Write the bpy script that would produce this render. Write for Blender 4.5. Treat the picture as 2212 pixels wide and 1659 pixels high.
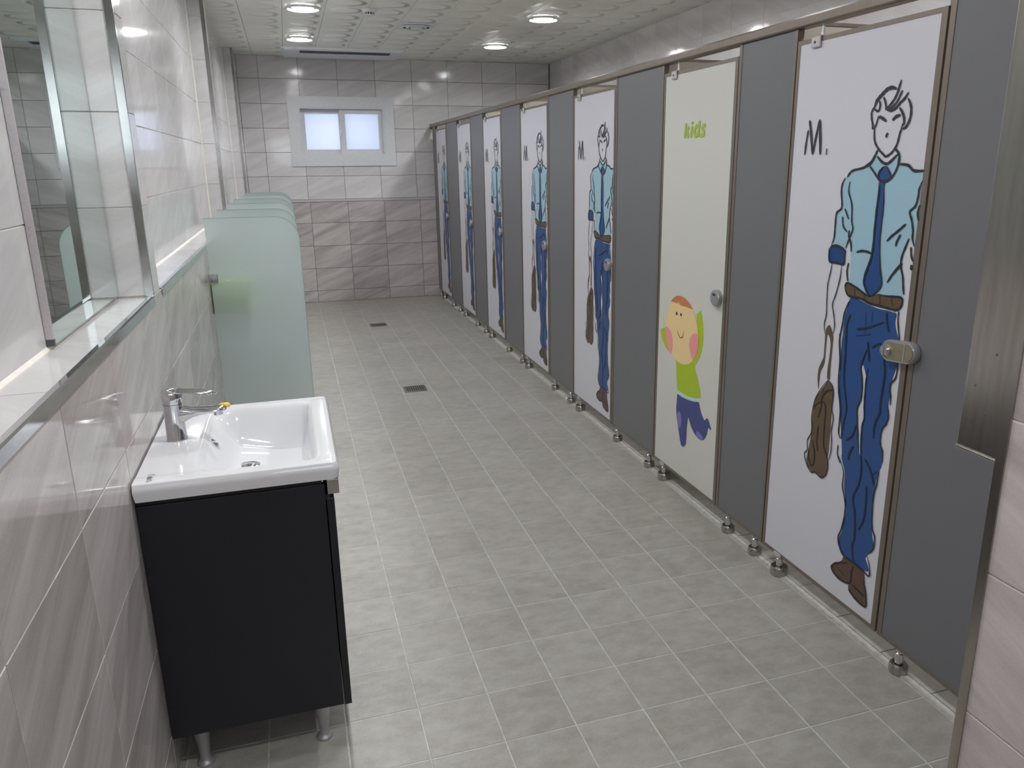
import bpy, bmesh, math, random
from mathutils import Vector, Matrix
from mathutils.geometry import tessellate_polygon
random.seed(7)
for o in list(bpy.data.objects): bpy.data.objects.remove(o)
scn = bpy.context.scene
col = scn.collection
# ------------------------------------------------------------------ camera
cam_d = bpy.data.cameras.new('camera'); cam = bpy.data.objects.new('camera', cam_d); col.objects.link(cam)
RT = Vector((0.951635, -0.307108, -0.008687)); DN = Vector((-0.089319, -0.249498, -0.964247)); FW = Vector((0.293960, 0.918388, -0.264862))
UP = -DN; BK = -FW
M = Matrix(((RT.x, UP.x, BK.x, 0.39236), (RT.y, UP.y, BK.y, 0.0), (RT.z, UP.z, BK.z, 1.48030), (0, 0, 0, 1)))
cam.matrix_world = M
cam_d.sensor_fit = 'HORIZONTAL'; cam_d.sensor_width = 36.0; cam_d.lens = 1673.37 / 2212 * 36.0
cam_d.shift_x = -69.2 / 2212; cam_d.shift_y = -15.25 / 2212
cam_d.clip_start = 0.02; cam_d.clip_end = 60
scn.camera = cam
# ------------------------------------------------------------------ world and exposure
w = bpy.data.worlds.new('daylight'); scn.world = w; w.use_nodes = True
bgn = w.node_tree.nodes['Background']; bgn.inputs[0].default_value = (0.87, 0.93, 1.0, 1); bgn.inputs[1].default_value = 2.0
scn.view_settings.view_transform = 'Standard'; scn.view_settings.look = 'None'
scn.view_settings.gamma = 1.0; scn.view_settings.use_curve_mapping = False
scn.view_settings.exposure = 1.2
LAMP = 88.0          # emission of the downlight lenses

# ------------------------------------------------------------------ materials
MATS = {}
def srgb(r, g, b):
    f = lambda c: (c/255/12.92) if c/255 <= 0.04045 else ((c/255 + 0.055)/1.055)**2.4
    return (f(r), f(g), f(b), 1)
def pbr(name, c, rough=0.5, metal=0.0, spec=0.5, **kw):
    m = bpy.data.materials.new(name); m.use_nodes = True
    b = m.node_tree.nodes['Principled BSDF']
    b.inputs['Base Color'].default_value = c; b.inputs['Roughness'].default_value = rough
    b.inputs['Metallic'].default_value = metal; b.inputs['Specular IOR Level'].default_value = spec
    for k, v in kw.items(): b.inputs[k].default_value = v
    MATS[name] = m
    return m
def N(m, t, **kw):
    n = m.node_tree.nodes.new(t)
    for k, v in kw.items(): setattr(n, k, v)
    return n
def LK(m, a, b): m.node_tree.links.new(a, b)
def mth(m, op, a, b=None, c=None):
    n = N(m, 'ShaderNodeMath', operation=op)
    for i, v in enumerate((a, b, c)):
        if v is None: continue
        if isinstance(v, (int, float)): n.inputs[i].default_value = v
        else: LK(m, v, n.inputs[i])
    return n.outputs[0]
def ramp(m, fac, stops):
    r = N(m, 'ShaderNodeValToRGB'); e = r.color_ramp.elements
    while len(e) < len(stops): e.new(0.5)
    for i, (p, c) in enumerate(stops): e[i].position = p; e[i].color = c
    LK(m, fac, r.inputs[0]); return r.outputs[0]

def wall_tile_mat(name, lo, hi, rough, streak=1.0):
    """glazed stone-look tile: soft diagonal veins, every tile cut from another place of the stone"""
    m = pbr(name, hi, rough); b = m.node_tree.nodes['Principled BSDF']
    g = N(m, 'ShaderNodeNewGeometry'); oi = N(m, 'ShaderNodeObjectInfo')
    s = N(m, 'ShaderNodeSeparateXYZ'); LK(m, g.outputs['Position'], s.inputs[0])
    h = mth(m, 'ADD', s.outputs[0], s.outputs[1]); z = s.outputs[2]
    rnd = mth(m, 'MULTIPLY', oi.outputs['Random'], 37.0)
    a = mth(m, 'ADD', mth(m, 'MULTIPLY', h, 0.93), mth(m, 'MULTIPLY', z, 0.36))
    c = mth(m, 'SUBTRACT', mth(m, 'MULTIPLY', z, 0.93), mth(m, 'MULTIPLY', h, 0.36))
    v = N(m, 'ShaderNodeCombineXYZ')
    LK(m, mth(m, 'MULTIPLY', a, 1.6), v.inputs[0]); LK(m, mth(m, 'MULTIPLY', c, 13.0), v.inputs[1]); LK(m, rnd, v.inputs[2])
    n1 = N(m, 'ShaderNodeTexNoise'); n1.inputs['Scale'].default_value = 1.0; n1.inputs['Detail'].default_value = 6; n1.inputs['Roughness'].default_value = 0.62; n1.inputs['Distortion'].default_value = 0.5
    LK(m, v.outputs[0], n1.inputs['Vector'])
    n2 = N(m, 'ShaderNodeTexNoise'); n2.inputs['Scale'].default_value = 260; n2.inputs['Detail'].default_value = 2
    LK(m, g.outputs['Position'], n2.inputs['Vector'])
    f = mth(m, 'ADD', mth(m, 'MULTIPLY', mth(m, 'SUBTRACT', n1.outputs[0], 0.5), streak), 0.5)
    f = mth(m, 'ADD', f, mth(m, 'MULTIPLY', mth(m, 'SUBTRACT', n2.outputs[0], 0.5), 0.14))
    f = mth(m, 'ADD', f, mth(m, 'MULTIPLY', mth(m, 'SUBTRACT', oi.outputs['Random'], 0.5), 0.16))
    LK(m, ramp(m, f, [(0.28, lo), (0.72, hi)]), b.inputs['Base Color'])
    n3 = N(m, 'ShaderNodeTexNoise'); n3.inputs['Scale'].default_value = 9.0; LK(m, g.outputs['Position'], n3.inputs['Vector'])
    bp = N(m, 'ShaderNodeBump'); bp.inputs['Strength'].default_value = 0.012; bp.inputs['Distance'].default_value = 0.02
    LK(m, n3.outputs[0], bp.inputs['Height']); LK(m, bp.outputs[0], b.inputs['Normal'])
    return m
wall_tile_mat('tile_light', srgb(190, 187, 187), srgb(218, 215, 215), 0.08, 0.75)
wall_tile_mat('tile_dark', srgb(160, 152, 151), srgb(204, 197, 195), 0.075, 1.0)

def floor_tile_mat():
    m = pbr('tile_floor', srgb(160, 157, 152), 0.42); b = m.node_tree.nodes['Principled BSDF']
    g = N(m, 'ShaderNodeNewGeometry'); oi = N(m, 'ShaderNodeObjectInfo')
    off = N(m, 'ShaderNodeVectorMath', operation='ADD'); cv = N(m, 'ShaderNodeCombineXYZ')
    LK(m, mth(m, 'MULTIPLY', oi.outputs['Random'], 31.0), cv.inputs[2]); LK(m, g.outputs['Position'], off.inputs[0]); LK(m, cv.outputs[0], off.inputs[1])
    st = N(m, 'ShaderNodeVectorMath', operation='MULTIPLY'); st.inputs[1].default_value = (0.8, 1.3, 1.0); LK(m, off.outputs[0], st.inputs[0])
    n1 = N(m, 'ShaderNodeTexNoise'); n1.inputs['Scale'].default_value = 16; n1.inputs['Detail'].default_value = 5; n1.inputs['Roughness'].default_value = 0.65; LK(m, st.outputs[0], n1.inputs['Vector'])
    n2 = N(m, 'ShaderNodeTexNoise'); n2.inputs['Scale'].default_value = 240; n2.inputs['Detail'].default_value = 3; LK(m, off.outputs[0], n2.inputs['Vector'])
    f = mth(m, 'ADD', mth(m, 'MULTIPLY', n1.outputs[0], 0.75), mth(m, 'MULTIPLY', n2.outputs[0], 0.28))
    f = mth(m, 'ADD', f, mth(m, 'MULTIPLY', mth(m, 'SUBTRACT', oi.outputs['Random'], 0.5), 0.10))
    LK(m, ramp(m, f, [(0.30, srgb(143, 139, 132)), (0.72, srgb(174, 171, 164))]), b.inputs['Base Color'])
    bp = N(m, 'ShaderNodeBump'); bp.inputs['Strength'].default_value = 0.25; bp.inputs['Distance'].default_value = 0.002
    LK(m, n2.outputs[0], bp.inputs['Height']); LK(m, bp.outputs[0], b.inputs['Normal'])
floor_tile_mat()

def speckle(name, c1, c2, scale, rough, metal=0.0, bump=0.0, stretch=(1, 1, 1)):
    m = pbr(name, c1, rough, metal); b = m.node_tree.nodes['Principled BSDF']
    g = N(m, 'ShaderNodeNewGeometry'); st = N(m, 'ShaderNodeVectorMath', operation='MULTIPLY'); st.inputs[1].default_value = stretch
    LK(m, g.outputs['Position'], st.inputs[0])
    n1 = N(m, 'ShaderNodeTexNoise'); n1.inputs['Scale'].default_value = scale; n1.inputs['Detail'].default_value = 3; LK(m, st.outputs[0], n1.inputs['Vector'])
    LK(m, ramp(m, n1.outputs[0], [(0.3, c1), (0.7, c2)]), b.inputs['Base Color'])
    if bump:
        bp = N(m, 'ShaderNodeBump'); bp.inputs['Strength'].default_value = bump; bp.inputs['Distance'].default_value = 0.001
        LK(m, n1.outputs[0], bp.inputs['Height']); LK(m, bp.outputs[0], b.inputs['Normal'])
    return m
speckle('grout_wall', srgb(188, 180, 176), srgb(208, 200, 196), 60, 0.8)
speckle('grout_dark', srgb(84, 82, 82), srgb(104, 102, 102), 60, 0.8)
speckle('grout_floor', srgb(178, 175, 168), srgb(205, 203, 197), 40, 0.8)
speckle('grout_strip', srgb(165, 162, 156), srgb(190, 188, 182), 50, 0.7)
speckle('panel_grey', srgb(105, 106, 110), srgb(110, 111, 115), 500, 0.38, bump=0.05)
speckle('door_white', srgb(203, 203, 211), srgb(207, 207, 215), 400, 0.30)
speckle('door_cream', srgb(202, 202, 195), srgb(206, 206, 199), 400, 0.30)
speckle('partition_back', srgb(150, 142, 130), srgb(156, 148, 136), 300, 0.4)
speckle('frame_taupe', srgb(124, 114, 104), srgb(132, 122, 112), 120, 0.34, 0.55, stretch=(1, 1, 0.05))
speckle('laminate_black', srgb(12, 15, 25), srgb(15, 18, 29), 300, 0.36)
speckle('brushed_steel', srgb(165, 160, 152), srgb(180, 176, 168), 90, 0.26, 1.0, stretch=(8, 1, 0.08))
speckle('satin_steel', srgb(170, 166, 160), srgb(186, 183, 178), 200, 0.28, 1.0)
speckle('chrome_strip', srgb(150, 149, 147), srgb(164, 163, 161), 20, 0.16, 1.0)
speckle('chrome', srgb(205, 206, 208), srgb(214, 215, 217), 20, 0.07, 1.0)
speckle('silver_paint', srgb(168, 168, 170), srgb(176, 176, 178), 200, 0.35, 0.6)
speckle('aluminium', srgb(186, 180, 182), srgb(196, 190, 192), 200, 0.35, 0.35)
speckle('ceramic', srgb(216, 216, 219), srgb(220, 220, 223), 3, 0.06)
speckle('pvc', srgb(204, 206, 209), srgb(210, 212, 215), 30, 0.35)
speckle('plastic_white', srgb(222, 224, 224), srgb(228, 230, 230), 30, 0.4)
speckle('ac_shell', srgb(214, 220, 224), srgb(222, 228, 232), 30, 0.35)
speckle('glass_edge', srgb(120, 146, 140), srgb(128, 154, 148), 60, 0.15)
speckle('dark_slot', srgb(40, 42, 46), srgb(52, 54, 58), 60, 0.6)
speckle('black_gap', srgb(12, 12, 13), srgb(18, 18, 19), 60, 0.6)
speckle('caulk', srgb(226, 220, 212), srgb(234, 229, 222), 40, 0.5)
speckle('gold_plate', srgb(168, 160, 135), srgb(178, 170, 146), 80, 0.28, 0.8)
speckle('indicator', srgb(40, 46, 92), srgb(50, 56, 104), 80, 0.3)
speckle('lime_plastic', srgb(196, 236, 20), srgb(206, 242, 36), 30, 0.4)
speckle('yellow_soap', srgb(236, 190, 30), srgb(244, 202, 48), 30, 0.35)
speckle('mark_grey', srgb(70, 70, 74), srgb(80, 80, 84), 30, 0.5)
speckle('plaster', srgb(205, 202, 198), srgb(212, 209, 205), 12, 0.7)
for n_, c_ in dict(ink=(34, 36, 44), shirt=(152, 188, 204), white=(205, 205, 213), navy=(26, 62, 120), trouser=(34, 74, 132), tie=(30, 68, 126), brown=(94, 76, 58), shoe=(88, 66, 54),
                   green=(166, 190, 28), mint=(178, 216, 206), skin=(232, 204, 150), hair=(196, 122, 80), pink=(232, 150, 148), dark=(66, 50, 38), navy2=(58, 68, 128), lilac=(124, 112, 186), kids=(158, 184, 60)).items():
    speckle('print_' + n_, srgb(*[max(0, v - 3) for v in c_]), srgb(*[min(255, v + 3) for v in c_]), 260, 0.32)

def mirror_mat():
    m = pbr('mirror_glass', srgb(214, 226, 222), 0.012, 1.0)
mirror_mat()
def ceiling_mat():
    """pressed metal panel: one shallow round dish in each 0.3 m square"""
    m = pbr('ceiling_metal', srgb(205, 206, 198), 0.5, 0.0, 0.3); b = m.node_tree.nodes['Principled BSDF']
    g = N(m, 'ShaderNodeNewGeometry'); s = N(m, 'ShaderNodeSeparateXYZ'); LK(m, g.outputs['Position'], s.inputs[0])
    fx = mth(m, 'SUBTRACT', mth(m, 'FRACT', mth(m, 'DIVIDE', mth(m, 'SUBTRACT', s.outputs[0], 0.17), 0.304)), 0.5)
    fy = mth(m, 'SUBTRACT', mth(m, 'FRACT', mth(m, 'DIVIDE', s.outputs[1], 0.30)), 0.5)
    r = mth(m, 'SQRT', mth(m, 'ADD', mth(m, 'MULTIPLY', fx, fx), mth(m, 'MULTIPLY', fy, fy)))
    mr = N(m, 'ShaderNodeMapRange', interpolation_type='SMOOTHSTEP'); LK(m, r, mr.inputs[0])
    mr.inputs[1].default_value = 0.27; mr.inputs[2].default_value = 0.43; mr.inputs[3].default_value = 1.0; mr.inputs[4].default_value = 0.0
    tilt = mth(m, 'MULTIPLY', mth(m, 'ADD', mth(m, 'MULTIPLY', fx, 1.6), 0.6), mr.outputs[0])
    bp = N(m, 'ShaderNodeBump'); bp.inputs['Strength'].default_value = 1.0; bp.inputs['Distance'].default_value = 0.035
    LK(m, tilt, bp.inputs['Height']); LK(m, bp.outputs[0], b.inputs['Normal'])
    n1 = N(m, 'ShaderNodeTexNoise'); n1.inputs['Scale'].default_value = 3; LK(m, g.outputs['Position'], n1.inputs['Vector'])
    LK(m, ramp(m, n1.outputs[0], [(0.3, srgb(236, 237, 228)), (0.7, srgb(240, 241, 232))]), b.inputs['Base Color'])
ceiling_mat()
def frosted():
    """etched green-tinted glass: part of the light is scattered, part comes through blurred"""
    m = bpy.data.materials.new('frosted_glass'); m.use_nodes = True; MATS['frosted_glass'] = m
    nt = m.node_tree; b = nt.nodes['Principled BSDF']; out = nt.nodes['Material Output']
    c = srgb(236, 242, 241)
    b.inputs['Base Color'].default_value = c; b.inputs['Roughness'].default_value = 0.40; b.inputs['Transmission Weight'].default_value = 1.0; b.inputs['IOR'].default_value = 1.25
    d = N(m, 'ShaderNodeBsdfDiffuse'); d.inputs[0].default_value = srgb(216, 229, 227)
    t = N(m, 'ShaderNodeBsdfTranslucent'); t.inputs[0].default_value = srgb(228, 239, 237)
    gl = N(m, 'ShaderNodeBsdfGlossy'); gl.inputs['Roughness'].default_value = 0.05; gl.inputs[0].default_value = (1, 1, 1, 1)
    m1 = N(m, 'ShaderNodeMixShader'); m1.inputs[0].default_value = 0.42; LK(m, d.outputs[0], m1.inputs[1]); LK(m, t.outputs[0], m1.inputs[2])
    m2 = N(m, 'ShaderNodeMixShader'); m2.inputs[0].default_value = 0.42; LK(m, m1.outputs[0], m2.inputs[1]); LK(m, b.outputs[0], m2.inputs[2])
    fr = N(m, 'ShaderNodeFresnel'); fr.inputs[0].default_value = 1.35
    m3 = N(m, 'ShaderNodeMixShader'); LK(m, fr.outputs[0], m3.inputs[0]); LK(m, m2.outputs[0], m3.inputs[1]); LK(m, gl.outputs[0], m3.inputs[2])
    LK(m, m3.outputs[0], out.inputs[0])
frosted()
def pane_mat():
    m = bpy.data.materials.new('window_glass'); m.use_nodes = True; MATS['window_glass'] = m
    out = m.node_tree.nodes['Material Output']; b = m.node_tree.nodes['Principled BSDF']
    b.inputs['Base Color'].default_value = (0.9, 0.94, 1, 1); b.inputs['Roughness'].default_value = 0.1
    t = N(m, 'ShaderNodeBsdfTranslucent'); t.inputs[0].default_value = (0.66, 0.69, 0.78, 1)
    mx = N(m, 'ShaderNodeMixShader'); mx.inputs[0].default_value = 0.62
    LK(m, b.outputs[0], mx.inputs[1]); LK(m, t.outputs[0], mx.inputs[2]); LK(m, mx.outputs[0], out.inputs[0])
pane_mat()
def lamp_mat():
    m = bpy.data.materials.new('lamp_lens'); m.use_nodes = True; MATS['lamp_lens'] = m
    b = m.node_tree.nodes['Principled BSDF']; b.inputs['Base Color'].default_value = (1, 1, 1, 1)
    b.inputs['Emission Color'].default_value = (0.975, 0.985, 1.0, 1); b.inputs['Emission Strength'].default_value = LAMP
lamp_mat()

# ------------------------------------------------------------------ mesh helpers
class MB:
    def __init__(s): s.v = []; s.f = []
    def add(s, vs, fs):
        k = len(s.v); s.v += [tuple(p) for p in vs]; s.f += [tuple(i + k for i in f) for f in fs]; return s
    def box(s, x0, x1, y0, y1, z0, z1):
        return s.add([(x0, y0, z0), (x1, y0, z0), (x1, y1, z0), (x0, y1, z0), (x0, y0, z1), (x1, y0, z1), (x1, y1, z1), (x0, y1, z1)],
                     [(0, 3, 2, 1), (4, 5, 6, 7), (0, 1, 5, 4), (1, 2, 6, 5), (2, 3, 7, 6), (3, 0, 4, 7)])
    def rbox(s, x0, x1, y0, y1, z0, z1, r, seg=2):
        bm = bmesh.new(); bmesh.ops.create_cube(bm, size=1.0)
        for v in bm.verts: v.co = Vector(((x0 + x1)/2 + v.co.x*(x1 - x0), (y0 + y1)/2 + v.co.y*(y1 - y0), (z0 + z1)/2 + v.co.z*(z1 - z0)))
        bmesh.ops.bevel(bm, geom=bm.edges[:], offset=r, segments=seg, profile=0.5, affect='EDGES', clamp_overlap=True)
        bm.verts.index_update(); s.add([v.co[:] for v in bm.verts], [[v.index for v in f.verts] for f in bm.faces]); bm.free(); return s
    def lathe(s, prof, cx, cy, cz=0.0, n=28, axis='Z'):
        """prof: list of (radius, height); closed to a point where the radius is 0"""
        vs = []; fs = []
        for r, h in prof:
            for i in range(n):
                a = 2*math.pi*i/n; c, d = r*math.cos(a), r*math.sin(a)
                vs.append({'Z': (cx + c, cy + d, cz + h), 'X': (cx + h, cy + c, cz + d), 'Y': (cx + c, cy + h, cz + d)}[axis])
        for k in range(len(prof) - 1):
            for i in range(n):
                j = (i + 1) % n; fs.append((k*n + i, k*n + j, (k + 1)*n + j, (k + 1)*n + i))
        fs.append(tuple(range(n - 1, -1, -1))); fs.append(tuple((len(prof) - 1)*n + i for i in range(n)))
        return s.add(vs, fs)
    def sweep(s, secs):
        """loft through closed sections with the same number of points"""
        n = len(secs[0]); vs = [p for q in secs for p in q]; fs = []
        for k in range(len(secs) - 1):
            for i in range(n):
                j = (i + 1) % n; fs.append((k*n + i, k*n + j, (k + 1)*n + j, (k + 1)*n + i))
        fs.append(tuple(range(n - 1, -1, -1))); fs.append(tuple((len(secs) - 1)*n + i for i in range(n)))
        return s.add(vs, fs)
    def prism(s, poly, axis, a0, a1):
        """2-D outline extruded along an axis; poly gives the two other coordinates in xyz order"""
        def p3(p, a): return {'X': (a, p[0], p[1]), 'Y': (p[0], a, p[1]), 'Z': (p[0], p[1], a)}[axis]
        n = len(poly); vs = [p3(p, a0) for p in poly] + [p3(p, a1) for p in poly]
        tri = tessellate_polygon([[Vector((p[0], p[1], 0)) for p in poly]])
        fs = [tuple(t) for t in tri] + [tuple(i + n for i in t) for t in tri] + [(i, (i + 1) % n, (i + 1) % n + n, i + n) for i in range(n)]
        return s.add(vs, fs)
def mesh_of(name, mb, mat, smooth=False, center=None):
    me = bpy.data.meshes.new(name)
    c = Vector(center) if center is not None else Vector((0, 0, 0))
    me.from_pydata([Vector(v) - c for v in mb.v], [], mb.f); me.validate()
    bm = bmesh.new(); bm.from_mesh(me); bmesh.ops.recalc_face_normals(bm, faces=bm.faces[:])
    if smooth:
        for e in bm.edges: e.smooth = not (len(e.link_faces) == 2 and e.calc_face_angle(0) > math.radians(38))
        for f in bm.faces: f.smooth = True
    bm.to_mesh(me); bm.free(); me.materials.append(MATS[mat]); return me
def wloc(o):
    p = Vector((0, 0, 0))
    while o: p += o.location; o = o.parent
    return p
def ob(name, mb, mat, parent=None, smooth=False):
    xs, ys, zs = zip(*mb.v); c = Vector(((min(xs) + max(xs))/2, (min(ys) + max(ys))/2, min(zs)))
    o = bpy.data.objects.new(name, mesh_of(name, mb, mat, smooth, c)); col.objects.link(o)
    o.parent = parent; o.location = c - (wloc(parent) if parent else Vector((0, 0, 0)))
    return o
def tag(o, label, cat=None, group=None, kind=None):
    o['label'] = label
    if cat: o['category'] = cat
    if group: o['group'] = group
    if kind: o['kind'] = kind
    return o
def thing(name, label, cat, loc, group=None):
    o = bpy.data.objects.new(name, None); o.empty_display_size = 0.05; col.objects.link(o); o.location = loc
    return tag(o, label, cat, group)
def struct(name, mb, mat, label, cat): return tag(ob(name, mb, mat), label, cat, kind='structure')
def link_copy(src, parent, loc, scale=None):
    c = src.copy(); col.objects.link(c); c.parent = parent; c.location = loc
    if scale: c.scale = scale
    return c
B = lambda *a: MB().box(*a)

# tiles -------------------------------------------------------------
AX = {'X+': (1, 2, 0, 1), 'X-': (1, 2, 0, -1), 'Y-': (0, 2, 1, -1), 'Y+': (0, 2, 1, 1), 'Z+': (0, 1, 2, 1)}
TILE = {}
def tile_mb(rects, plane, th, ch):
    iu, iv, iN, sg = AX[plane]; mb = MB()
    for u0, u1, v0, v1 in rects:
        def P(u, v, n):
            p = [0, 0, 0]; p[iu] = u; p[iv] = v; p[iN] = n*sg; return tuple(p)
        vs = [P(u, v, -th) for u, v in ((u0, v0), (u1, v0), (u1, v1), (u0, v1))] + [P(u, v, -ch) for u, v in ((u0, v0), (u1, v0), (u1, v1), (u0, v1))] \
           + [P(u, v, 0) for u, v in ((u0 + ch, v0 + ch), (u1 - ch, v0 + ch), (u1 - ch, v1 - ch), (u0 + ch, v1 - ch))]
        fs = [(8, 9, 10, 11), (0, 3, 2, 1)]
        for i in range(4): j = (i + 1) % 4; fs += [(i, j, j + 4, i + 4), (i + 4, j + 4, j + 8, i + 8)]
        mb.add(vs, fs)
    return mb
def tiles(parent, plane, base, u0, u1, v0, v1, uo, pu, vo, pv, mat, name='tile', gap=0.003, th=0.006, ch=0.0009, hole=None, far=None, jit=0.0004):
    """lay a tile grid with joints at uo+k*pu / vo+k*pv on a rectangle; every tile is its own object, those for which far(u, v) holds are joined"""
    iu, iv, iN, sg = AX[plane]; stuff = MB()
    ku0 = math.floor((u0 - uo)/pu + 1e-4); ku1 = math.ceil((u1 - uo)/pu - 1e-4)
    kv0 = math.floor((v0 - vo)/pv + 1e-4); kv1 = math.ceil((v1 - vo)/pv - 1e-4)
    for b in range(kv0, kv1):
        for a in range(ku0, ku1):
            ua, ub = max(u0, uo + a*pu), min(u1, uo + (a + 1)*pu); va, vb = max(v0, vo + b*pv), min(v1, vo + (b + 1)*pv)
            ua += gap/2; ub -= gap/2; va += gap/2; vb -= gap/2
            if ub - ua < 0.008 or vb - va < 0.008: continue
            rects = [(ua, ub, va, vb)]
            if hole:
                x0, x1, y0, y1 = hole
                if ub > x0 and ua < x1 and vb > y0 and va < y1:
                    rects = []
                    if ua < x0: rects.append((ua, x0, va, vb))
                    if ub > x1: rects.append((x1, ub, va, vb))
                    m0, m1 = max(ua, x0), min(ub, x1)
                    if va < y0: rects.append((m0, m1, va, y0))
                    if vb > y1: rects.append((m0, m1, y1, vb))
                    if not rects: continue
            cu, cv = (ua + ub)/2, (va + vb)/2
            n = base + sg*random.uniform(-jit, jit)
            loc = [0, 0, 0]; loc[iu] = cu; loc[iv] = cv; loc[iN] = n; loc = Vector(loc)
            loc_r = [(r[0] - cu, r[1] - cu, r[2] - cv, r[3] - cv) for r in rects]
            if far and far(cu, cv):
                t = tile_mb(loc_r, plane, th, ch); stuff.add([Vector(p) + loc for p in t.v], t.f); continue
            key = (plane, mat, tuple(round(q, 4) for r in loc_r for q in r), th)
            if key not in TILE: TILE[key] = mesh_of(name, tile_mb(loc_r, plane, th, 0.0 if len(rects) > 1 else ch), mat)
            o = bpy.data.objects.new(name, TILE[key]); col.objects.link(o); o.parent = parent; o.location = loc - wloc(parent)
    if stuff.v:
        o = ob(name + 's', stuff, mat, parent); o['kind'] = 'stuff'
# ================================================================== the room
YN, YL, YU, XR, H = -1.2, 9.036, 9.146, 3.42, 2.60      # near end, far wainscot, far upper wall, right wall, ceiling
LED, RB = 1.125, -0.10                                   # ledge height, back of the recesses in the left wall
# floor --------------------------------------------------------------
fl = struct('floor', B(-0.1, XR, YN, YL + 0.02, -0.12, -0.0011), 'grout_floor', 'grey stone-look floor of small square tiles with pale joints', 'floor')
tiles(fl, 'Z+', 0.0, 0.0, 1.997, 0.0, YL, 1.015, 0.20, 2.0959, 0.20693, 'tile_floor', 'floor_tile', gap=0.0042, ch=0.0007, jit=0.0003, far=lambda u, v: v > 7.2 or v < 1.25)
tiles(fl, 'Z+', 0.004, 2.024, XR, 0.83, YL, 1.015, 0.20, 2.0959, 0.20693, 'tile_floor', 'stall_floor_tile', gap=0.0032, ch=0.0007, far=lambda u, v: True)
o = ob('threshold_strip', B(1.9985, 2.0225, 0.83, YL, -0.006, 0.003), 'grout_strip', fl)
# left wall: wainscot with a ledge, two recesses and their piers ------
mb = B(-0.3, -0.002, YN, YU, -0.05, LED - 0.002)
mb.box(-0.3, RB - 0.002, YN, YU, LED - 0.002, H)
PIERS = [(YN, 0.5), (2.436, 2.565), (5.58, 5.72), (8.66, YU)]
for a, b in PIERS: mb.box(RB - 0.002, -0.002, a + 0.002, b - 0.002, LED - 0.002, H)
wl = struct('wall_left', mb, 'grout_wall', 'left wall of glossy tiles with a ledge, mirror niche and shallow recesses', 'wall')
TL = dict(uo=1.42, pu=0.40, vo=0.125, pv=0.25)
tiles(wl, 'X+', 0.0, 0.5, YL, 0.0, LED, mat='tile_dark', name='wall_tile', **TL)
for a, b in [(0.5, 2.43), (2.565, 5.574), (5.72, 8.654)]:
    tiles(wl, 'X+', RB, a, b, LED + 0.004, H, mat='tile_light', name='wall_tile', **TL)
    tiles(wl, 'Z+', LED, RB, -0.004, a, b, -0.5, 1.0, 1.42, 0.40, 'tile_light', 'ledge_tile')
for a, b in PIERS[1:]:
    tiles(wl, 'X+', 0.0, a, b, LED + 0.002, H, mat='tile_light', name='wall_tile', **TL)
    tiles(wl, 'Y-', a, RB, 0.0, LED + 0.002, H, -0.5, 1.0, 0.125, 0.25, 'tile_light', 'wall_tile')
# far wall -----------------------------------------------------------
WX0, WX1, WZ0, WZ1 = 0.578, 1.486, 1.592, 2.098          # clear opening of the window
mb = B(-0.3, XR + 0.3, YL + 0.006, YL + 0.5, -0.05, LED - 0.006)
mb.box(-0.3, WX0, YU + 0.006, YU + 0.30, LED - 0.006, H); mb.box(WX1, XR + 0.3, YU + 0.006, YU + 0.30, LED - 0.006, H)
mb.box(WX0, WX1, YU + 0.006, YU + 0.30, LED - 0.006, WZ0); mb.box(WX0, WX1, YU + 0.006, YU + 0.30, WZ1, H)
wb = struct('wall_back', mb, 'grout_dark', 'tiled end wall, dark tiles below a ledge and light tiles above', 'wall')
tiles(wb, 'Y-', YL, 0.0, XR, 0.0, LED, 0.22, 0.40, 0.125, 0.25, 'tile_dark', 'wall_tile', gap=0.0035)
tiles(wb, 'Y-', YU, 0.0, XR, LED, H, 0.21, 0.40, 0.125, 0.25, 'tile_light', 'wall_tile', gap=0.0035, hole=(0.50, 1.56, 1.51, 2.18))
tiles(wb, 'Z+', LED, 0.0, XR, YL + 0.004, YU, 0.22, 0.40, 8.9, 0.6, 'tile_light', 'ledge_tile')
# right wall behind the stalls, entrance wall, wall behind the viewer --
wr = struct('wall_right', B(XR + 0.002, XR + 0.2, 0.6, YU + 0.3, -0.05, H), 'plaster', 'light tiled wall seen above and behind the toilet stalls', 'wall')
tiles(wr, 'X-', XR, 0.83, YU, 1.125, H, 0.34, 0.40, 0.125, 0.25, 'tile_light', 'wall_tile')
we = struct('wall_entry', B(1.372, XR, YN, 0.823, -0.05, H), 'grout_wall', 'tiled corner of the entrance wall at the right edge of the picture', 'wall')
tiles(we, 'X-', 1.37, YN, 0.825, 0.0, H, 0.425, 0.40, 0.115, 0.25, 'tile_dark', 'wall_tile')
tiles(we, 'Y+', 0.825, 1.37, XR, 0.0, H, 1.37, 0.40, 0.115, 0.25, 'tile_dark', 'wall_tile', far=lambda u, v: True)
struct('wall_front', B(-0.3, 0.15, YN - 0.15, YN, -0.05, H).box(1.22, 1.376, YN - 0.15, YN, -0.05, H).box(0.15, 1.22, YN - 0.15, YN, 2.10, H).box(0.15, 1.22, YN - 0.15, YN, -0.05, 1.55), 'plaster', 'plain wall behind the viewer with an added opening for fill light', 'wall')  # opening added so outside light brightens the near end
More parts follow.
